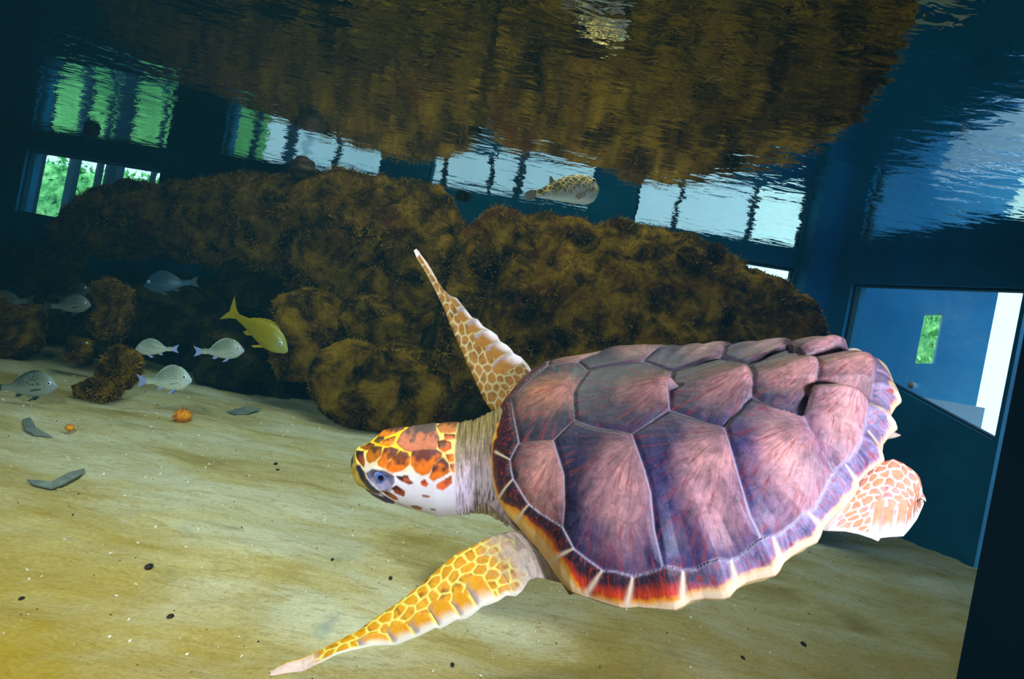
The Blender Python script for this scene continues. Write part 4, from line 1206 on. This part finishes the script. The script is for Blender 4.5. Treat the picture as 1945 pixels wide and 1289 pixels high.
def fish(name, px, py, length_px, d, ang_deg, label, kind, yaw=0.0, cat='fish', group=None, bright=1.0):
    L = length_px / F * d
    root = empty(name, P(px, py, d))
    th_ = math.radians(ang_deg)
    xd = RX * math.cos(th_) + UP * math.sin(th_)
    zd = -RX * math.sin(th_) + UP * math.cos(th_)
    if math.cos(th_) < 0: zd = -zd
    xd = xd * math.cos(yaw) + FW * math.sin(yaw); xd /= np.linalg.norm(xd)
    yd = np.cross(zd, xd)
    loc = np.array(root.location)
    root.matrix_world = Matrix(((xd[0], yd[0], zd[0], loc[0]), (xd[1], yd[1], zd[1], loc[1]), (xd[2], yd[2], zd[2], loc[2]), (0, 0, 0, 1)))
    up, lo, wid = {'grunt': (GR_UP, GR_LO, .30), 'snapper': (SN_UP, SN_LO, .42), 'puffer': (PU_UP, PU_LO, .80), 'wrasse': (SN_UP, SN_LO, .5)}[kind]
    up, lo = np.array(up), np.array(lo)
    if kind == 'grunt': up[:, 1] *= 1.12; lo[:, 1] *= 1.15
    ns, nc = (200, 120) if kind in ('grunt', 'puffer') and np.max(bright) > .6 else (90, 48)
    BLn = .84 if kind != 'puffer' else .86                  # body share of the total length, the rest is tail fin
    s = np.linspace(0, 1, ns); s = s + .0 * s
    t_, b_ = np.interp(s, up[:, 0], up[:, 1]), np.interp(s, lo[:, 0], lo[:, 1])
    kk = np.array([.25, .5, .25])
    for _ in range(3):
        t_[1:-1] = np.convolve(t_, kk, 'valid'); b_[1:-1] = np.convolve(b_, kk, 'valid')
    a_ = np.linspace(0, 2 * math.pi, nc, endpoint=False)
    X = (-.5 + (1 - BLn) + s * BLn)[:, None] * L + 0 * a_
    c_, h_ = (t_ - b_) / 2, (t_ + b_) / 2
    Z = (c_[:, None] + h_[:, None] * np.sin(a_)) * L
    wprof = h_ * wid * (0.35 + .65 * smooth01(s, 0, .45)) * 1.05
    Y = wprof[:, None] * np.cos(a_) * L
    V = np.stack([X, Y, Z], -1)
    S, AA = np.broadcast_to(s[:, None], X.shape).ravel(), np.broadcast_to(np.sin(a_), X.shape).ravel()
    q = np.stack([X.ravel() / L, Y.ravel() / L, Z.ravel() / L], -1)
    if kind == 'grunt':
        col = nplin([196, 206, 196]) * smooth01(-AA, -.9, .5)[:, None] + nplin([150, 164, 150]) * (1 - smooth01(-AA, -.9, .5))[:, None]
        col = col * (1 - smooth01(S, .78, .95)[:, None] * .4) + nplin([176, 196, 230]) * smooth01(S, .78, .95)[:, None] * .4
        wave = np.sin((q[:, 2] * 1.0 + .35 * q[:, 0] + .012 * np.sin(q[:, 0] * 60)) * 165 + 1.6 * nz(q * 9, 1.0, 2, 4))
        ln_ = (smooth01(wave, .45, .8) * smooth01(S, .22, .34) * (1 - smooth01(S, .68, .78)) * smooth01(AA, -.35, .0))[:, None] * .95
        col = col * (1 - ln_) + nplin([60, 70, 56]) * ln_
        gill = (np.exp(-((S - .80 + .02 * AA ** 2 * 2) / .008) ** 2) * (np.abs(AA) < .7) * .35)[:, None]
        col = col * (1 - gill) + nplin([110, 110, 90]) * gill
    elif kind == 'snapper':
        col = nplin([150, 136, 14]) * (1 - smooth01(S, .62, .98))[:, None] + nplin([150, 156, 84]) * smooth01(S, .62, .98)[:, None]
        col = col * (.9 + .18 * smooth01(-AA, -.3, .6))[:, None]
    elif kind == 'wrasse':
        col = nplin([20, 40, 190]) * (1 - smooth01(S, .45, .6))[:, None] + nplin([240, 230, 60]) * smooth01(S, .45, .6)[:, None]
    else:
        r_ = np.random.default_rng(7)
        sds = np.stack([r_.uniform(-.4, .5, 420), r_.uniform(-.22, .22, 420), r_.uniform(-.2, .24, 420)], -1)
        q3 = q * [1.0, 1.0, 1.25]
        dd = np.sort(np.linalg.norm(q3[:, None] - sds[None] * [1, 1, 1.25], axis=2), axis=1)
        e = dd[:, 1] - dd[:, 0]
        top = smooth01(AA + .5 * nz(q * 14, 1., 2, 9), -.5, .25)[:, None]
        dk = nplin([84, 78, 50]); net = nplin([222, 196, 120])
        col = net * (1 - smooth01(e, .003, .010))[:, None] + dk * smooth01(e, .003, .010)[:, None]
        bl = nplin([188, 194, 196]) * .8 + nplin([90, 100, 90]) * .2
        spk_ = smooth01(nz(q * 34, 1., 2, 3), .0, .25)[:, None] * .5 * smooth01(AA, -.95, -.3)[:, None]
        bl = bl * (1 - spk_) + nplin([92, 96, 78]) * spk_
        bl = bl * smooth01(AA, -1.1, -.6)[:, None] + nplin([214, 224, 236]) * (1 - smooth01(AA, -1.1, -.6))[:, None]
        col = bl * (1 - top) + col * top
        fc = smooth01(S, .90, .97)[:, None]
        col = col * (1 - fc) + nplin([150, 158, 130]) * fc
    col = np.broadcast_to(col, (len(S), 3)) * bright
    Vf = V.reshape(-1, 3)
    Vf = np.concatenate([Vf, V[0].mean(0)[None], V[-1].mean(0)[None]])
    caps = [[ns * nc, (i + 1) % nc, i] for i in range(nc)] + [[ns * nc + 1, (ns - 1) * nc + i, (ns - 1) * nc + (i + 1) % nc] for i in range(nc)]
    bd_ = mesh('body', Vf, [list(f) for f in gridfaces(ns, nc, True)] + caps, M_PUFF if kind == 'puffer' else M_FISH, root, cols={'pat': np.concatenate([col, col[:1], col[-1:]])})
    def at(s_, k):  # body outline height at share s_
        return float(np.interp(s_, s, t_ if k > 0 else -b_)) * L, (-.5 + (1 - BLn) + s_ * BLn) * L
    x0 = (-.5 + (1 - BLn)) * L
    fmat, fpel = {'grunt': (M_FINS, M_FINB), 'snapper': (M_FINY, M_FINY), 'puffer': (M_FINP, M_FINP), 'wrasse': (M_FINB, M_FINY)}[kind]
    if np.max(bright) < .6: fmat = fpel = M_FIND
    th2 = .006 * L
    if kind in ('grunt', 'snapper', 'wrasse'):
        sp = .12 if kind != 'snapper' else .19
        finprism('tail_fin', [(x0 + .03 * L, .034 * L), (x0 - .05 * L, .075 * L), (-.5 * L, sp * L), (-.5 * L + .035 * L, .06 * L), (-.5 * L + .055 * L, 0), (-.5 * L + .035 * L, -.05 * L), (-.5 * L, -sp * .86 * L), (x0 - .05 * L, -.07 * L), (x0 + .03 * L, -.034 * L)], 0, th2, M_FINB if (kind == 'grunt' and np.max(bright) >= .6) else fmat, root)
        pts_ = [( at(s_, 1)[1], at(s_, 1)[0] - .01 * L) for s_ in np.linspace(.24, .74, 14)]
        crest = [(x - .012 * L, z + (.010 + .030 * math.sin(math.pi * i / 13) + (.008 if i % 2 else 0)) * L) for i, (x, z) in enumerate(pts_)]
        finprism('dorsal_fin', pts_ + crest[::-1], 0, th2, fmat, root)
        z1, x1 = at(.34, -1)
        finprism('anal_fin', [(x1 + .06 * L, z1 + .005 * L), (x1 - .05 * L, z1 + .02 * L), (x1 - .085 * L, z1 - .035 * L), (x1 - .02 * L, z1 - .045 * L)], 0, th2, fpel, root)
        z1, x1 = at(.64, -1)
        for sg in (-1, 1):
            finprism('pelvic_fin', [(x1 + .03 * L, z1 + .015 * L), (x1 - .03 * L, z1 + .015 * L), (x1 - .12 * L, z1 - .055 * L), (x1 - .075 * L, z1 - .06 * L)], sg * .03 * L, th2 * .7, fpel, root, splay=-.35 * sg)
            w_ = float(np.interp(.72, s, wprof)) * L
            finprism('pectoral_fin', [(at(.76, 1)[1], -.035 * L), (at(.74, 1)[1], -.055 * L), (at(.56, 1)[1], -.075 * L), (at(.58, 1)[1], -.045 * L)], sg * (w_ + .004 * L), th2 * .6, fmat, root)
        es, ez, er = (.875, .045, .032) if kind == 'grunt' else (.86, .03, .026)
    else:
        finprism('tail_fin', [(x0 + .05 * L, .045 * L), (x0 - .06 * L, .065 * L), (-.5 * L, .035 * L), (-.505 * L, 0), (-.50 * L, -.05 * L), (-.485 * L, -.085 * L), (x0 - .02 * L, -.05 * L), (x0 + .05 * L, -.035 * L)], 0, th2 * 1.6, fmat, root)
        z1, x1 = at(.27, 1)
        finprism('dorsal_fin', [(x1 + .05 * L, z1), (x1 + .005 * L, z1 + .085 * L), (x1 - .02 * L, z1 + .075 * L), (x1 - .035 * L, z1 - .02 * L)], 0, th2, fmat, root)
        z1, x1 = at(.20, -1)
        finprism('anal_fin', [(x1 + .04 * L, z1 + .01 * L), (x1 - .02 * L, z1 + .02 * L), (x1 - .07 * L, z1 - .05 * L), (x1 - .03 * L, z1 - .035 * L)], 0, th2, fmat, root)
        for sg in (-1, 1):
            w_ = float(np.interp(.70, s, wprof)) * L
            finprism('pectoral_fin', [(at(.74, 1)[1], -.06 * L), (at(.72, 1)[1], -.12 * L), (at(.60, 1)[1], -.17 * L), (at(.58, 1)[1], -.12 * L), (at(.62, 1)[1], -.08 * L)], sg * w_ * .96, th2, fmat, root, splay=-.3 * sg)
        es, ez, er = (.90, .085, .034)
    for sg in (-1, 1):
        xe = (-.5 + (1 - BLn) + es * BLn) * L
        tt_, bb_, ww_ = [float(np.interp(es, s, k_)) for k_ in (t_, b_, wprof)]
        cz, hz2 = (tt_ - bb_) / 2, (tt_ + bb_) / 2
        ye = ww_ * math.sqrt(max(0, 1 - ((ez - cz) / hz2) ** 2))
        e_ = ball('eye', M_FEYEP if kind == 'puffer' else M_FEYE, er * L, .6, bd_, 20)
        aim(e_, (xe, sg * (ye * L - er * L * .22), ez * L), (0.15, sg, .05), (1, 0, 0))
    return tag(root, label, cat, group)
G = 'silver fish over the sand'
fish('grunt_fish', 312, 722, 112, 2.30, 2, 'silver fish with wavy back lines, lowest and brightest, facing right beside the lone rock', 'grunt', yaw=-.1, group=G)
fish('grunt_fish', 299, 662, 74, 2.62, 178, 'small silver fish facing left above the lowest silver fish', 'grunt', yaw=-.25, group=G, bright=.8)
fish('grunt_fish', 416, 666, 92, 2.62, 2, 'small silver fish facing right just below the yellow fish tail', 'grunt', yaw=.1, group=G, bright=.8)
fish('snapper_fish', 488, 626, 148, 2.75, -33, 'yellow fish with forked tail swimming down towards the right', 'snapper', yaw=-.1)
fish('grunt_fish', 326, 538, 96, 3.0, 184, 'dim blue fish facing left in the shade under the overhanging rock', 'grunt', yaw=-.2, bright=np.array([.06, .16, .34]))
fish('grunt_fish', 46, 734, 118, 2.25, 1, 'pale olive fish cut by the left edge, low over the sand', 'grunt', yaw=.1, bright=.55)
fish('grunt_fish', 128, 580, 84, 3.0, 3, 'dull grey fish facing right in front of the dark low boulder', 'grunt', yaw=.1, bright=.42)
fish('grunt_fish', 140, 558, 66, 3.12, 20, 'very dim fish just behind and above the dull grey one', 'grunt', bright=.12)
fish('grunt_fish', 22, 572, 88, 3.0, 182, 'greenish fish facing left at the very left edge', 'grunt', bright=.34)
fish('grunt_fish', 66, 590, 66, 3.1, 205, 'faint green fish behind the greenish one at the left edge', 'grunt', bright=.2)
fish('wrasse', 162, 651, 12, 2.85, 0, 'tiny blue and yellow fish over the pale green stone', 'wrasse')
fish('puffer_fish', 1068, 364, 142, 2.10, 7, 'checkered puffer fish with brown net pattern, hovering over the golden ledge', 'puffer', yaw=.12, bright=1.35)

# ------------------------------------------------------------------ small things
def plain(name, a, b, sc=30, rough=.7):
    t = NT(name)
    return t.bsdf(t.ramp(t.noise(t.coord('Object'), sc, 4, .6), [(.35, lin(*a)), (.65, lin(*b))]), rough, t.bump(t.noise(t.coord('Object'), sc * 2, 3), .4, .003), .2)
M_ORG = plain('orange_urchin', (226, 110, 10), (255, 176, 40), 60)
M_SNAIL = plain('snail_shell', (44, 36, 34), (92, 72, 52), 40, .5)
M_SPINE = plain('urchin_spine', (150, 84, 30), (210, 140, 60), 50)
def urchin(px, py, w, d, label, n=150):
    R_ = w / 2 / F * d
    c, _k = on_floor(px, py)
    c = P(px, py, d)
    root = empty('sea_urchin', c)
    mesh_o = ball('shell', M_ORG, R_ * .80, .82, root, 40)
    r_ = np.random.default_rng(int(px))
    dv_ = r_.normal(size=(n, 3)); dv_ /= np.linalg.norm(dv_, axis=1)[:, None]
    V, Fc = [], []
    for k, q in enumerate(dv_):
        s_ = np.cross(q, r_.normal(size=3)); s_ /= np.linalg.norm(s_); t_ = np.cross(q, s_)
        b = q * R_ * .72 * np.array([1, 1, .82]); w_ = R_ * .035
        V += [b + s_ * w_, b - s_ * w_ * .5 + t_ * w_ * .87, b - s_ * w_ * .5 - t_ * w_ * .87, q * R_ * r_.uniform(.98, 1.2)]
        o_ = 4 * k; Fc += [[o_, o_ + 1, o_ + 3], [o_ + 1, o_ + 2, o_ + 3], [o_ + 2, o_, o_ + 3]]
    sp = mesh('spines', V, Fc, M_SPINE, root, smooth=False); sp['kind'] = 'stuff'
    return tag(root, label, 'sea urchin', 'orange urchins on the sand')
def floor_depth(px, py):
    r_ = P(px, py, 1.0) - CAM; return -CAM[2] / r_[2]
urchin(347, 790, 38, floor_depth(347, 806), 'bright orange ball-shaped sea urchin on the sand')
urchin(133, 812, 18, floor_depth(133, 820), 'tiny orange sea urchin on the sand left of the bright one')

def snail(px, py, w, d, label, zs=1.0):
    R_ = w / 2 / F * d
    a_ = np.linspace(0, math.pi, 30); b_ = np.linspace(0, 2 * math.pi, 40, endpoint=False)
    A2, B2 = np.meshgrid(a_, b_, indexing='ij')
    rr_ = R_ * (1 + .06 * np.sin(A2 * 9 + B2)) * (1 + .12 * np.cos(B2) * np.sin(A2))
    V = np.stack([rr_ * np.sin(A2) * np.cos(B2), rr_ * np.sin(A2) * np.sin(B2) * .9, rr_ * np.cos(A2) * zs], -1)
    c = P(px, py, d)
    o = mesh('sea_snail', V, gridfaces(30, 40, True), M_SNAIL)
    o.location = Vector([float(v) for v in c])
    return tag(o, label, 'snail')
snail(572, 322, 50, 3.42, 'round dark snail sitting on top of the overhanging rock')
snail(172, 249, 27, 4.1, 'small dark snail hanging just under the water surface before the far left window', 1.0)
q = hit(PC, PD, 1722, 729)
cpt = np.array(PC) + rd * q[0]; o = ball('sea_snail', plain('pale_shell', (150, 140, 130), (214, 206, 196), 50), .018, .9)
o.location = Vector((float(cpt[0] + rn[0] * .04), float(cpt[1] + rn[1] * .04), q[1])); o.scale = (1, 1, 1.25)
tag(o, 'small pale snail stuck on the lower part of the right window', 'snail')

M_LEAFG = plain('grey_blade', (100, 112, 112), (124, 134, 128), 20)
M_PEB = plain('dark_pebble', (22, 22, 34), (52, 44, 40), 60)
M_CHIP = plain('shell_chip', (216, 210, 196), (250, 246, 236), 60, .4)
def ground_poly(name, pts_px, label, cat, mat, th_=.004, lift_=.004, group=None):
    q = [on_floor(x, y)[0] for x, y in pts_px]
    n = len(q); m_ = np.mean(q, axis=0)
    V = [(p[0], p[1], p[2] + lift_ + (0.012 if i in (1, 2) else 0)) for i, p in enumerate(q)] + [(p[0], p[1], p[2] + lift_ + th_ + (0.012 if i in (1, 2) else 0)) for i, p in enumerate(q)]
    V = np.array(V) - m_
    o = mesh(name, V, [list(range(n))[::-1], list(range(n, 2 * n))] + [[i, (i + 1) % n, n + (i + 1) % n, n + i] for i in range(n)], mat, smooth=False)
    o.location = Vector([float(v) for v in m_])
    return tag(o, label, cat, group)
ground_poly('seagrass_blade', [(50, 916), (95, 930), (130, 905), (160, 895), (158, 904), (128, 920), (98, 937), (60, 926)], 'long grey bent seagrass blade lying on the sand at left', 'seagrass', M_LEAFG)
ground_poly('seagrass_blade', [(42, 798), (56, 800), (68, 815), (100, 828), (64, 825), (48, 815)], 'short grey seagrass scrap on the sand near the tiny urchin', 'seagrass', M_LEAFG)
ground_poly('seagrass_blade', [(430, 784), (465, 779), (496, 784), (470, 787), (445, 788)], 'dark grey seagrass scrap on the sand right of the bright urchin', 'seagrass', M_LEAFG)
r = np.random.default_rng(9)
for i, (px, py, w, lab) in enumerate([(283, 1077, 13, 'largest navy pebble, alone on the sand at lower left'), (325, 1163, 11, 'black pebble below the largest navy one'), (523, 883, 7, 'dark pebble nearest the turtle snout, upper of a pair'), (526, 898, 7, 'dark pebble, lower of the pair left of the turtle snout'),
                                (741, 1101, 7, 'dark pebble just above the lowered front flipper'), (44, 1120, 8, 'brown pebble at the lower left edge'), (630, 1069, 6, 'dark pebble on bare sand left of the lowered flipper'), (859, 1263, 8, 'black pebble under the lowered flipper'),
                                (1527, 1218, 9, 'black pebble on the sand below the hind flipper'), (1410, 1254, 8, 'dark pebble at the bottom below the shell')]):
    c, k = on_floor(px, py)
    R_ = w / 2 / F * k
    a_ = np.linspace(0, math.pi, 10); b_ = np.linspace(0, 2 * math.pi, 14, endpoint=False)
    A2, B2 = np.meshgrid(a_, b_, indexing='ij')
    V = np.stack([np.sin(A2) * np.cos(B2) * R_ * 1.0, np.sin(A2) * np.sin(B2) * R_ * 1.5, np.cos(A2) * R_ * .7], -1).reshape(-1, 3)
    V *= (1 + .15 * nz(V / R_, 1.5, 2, i))[:, None]
    o = mesh('pebble', V, gridfaces(10, 14, True), M_PEB); o.location = Vector((float(c[0]), float(c[1]), float(c[2] + R_ * .5)))
    tag(o, lab, 'pebble', 'dark pebbles on the sand')
# white and dark grit strewn over the sand: nobody could count it
for nm_, mat_, cnt, lo_, hi_, lab in (('shell_grit', M_CHIP, 420, .0012, .0034, 'white shell grit strewn over the sand floor'), ('dark_grit', M_PEB, 260, .0007, .0022, 'dark specks of grit strewn over the sand floor')):
    V, Fc = [], []
    for k in range(cnt):
        y_ = .9 + 2.1 * r.random() ** 1.2; x_ = r.uniform(-.95, .70) * y_
        z_ = floor_z(x_, y_); s_ = r.uniform(lo_, hi_) * (.6 + .5 * y_)
        e1_ = r.normal(size=3); e1_ /= np.linalg.norm(e1_); e2_ = np.cross(e1_, r.normal(size=3)); e2_ /= np.linalg.norm(e2_); e3_ = np.cross(e1_, e2_)
        c = np.array([x_, y_, z_ + s_ * .4])
        b0 = len(V)
        V += [c + e1_ * s_ * 1.3, c + e2_ * s_, c - e1_ * s_, c - e2_ * s_ * .8, c + e3_ * s_ * .6, c - e3_ * s_ * .6]
        Fc += [[b0, b0 + 1, b0 + 4], [b0 + 1, b0 + 2, b0 + 4], [b0 + 2, b0 + 3, b0 + 4], [b0 + 3, b0, b0 + 4], [b0 + 1, b0, b0 + 5], [b0 + 2, b0 + 1, b0 + 5], [b0 + 3, b0 + 2, b0 + 5], [b0, b0 + 3, b0 + 5]]
    o = mesh(nm_, V, Fc, mat_, smooth=False)
    tag(o, lab, 'grit', kind='stuff')
# a fleck adrift near the surface
c = P(1770, 118, 1.5); o = ball('drifting_fleck', M_CHIP, .011, .35); o.location = Vector([float(v) for v in c]); o.rotation_euler = (.5, .9, .2)
tag(o, 'tiny white fleck drifting in the blue water at upper right', 'fleck')
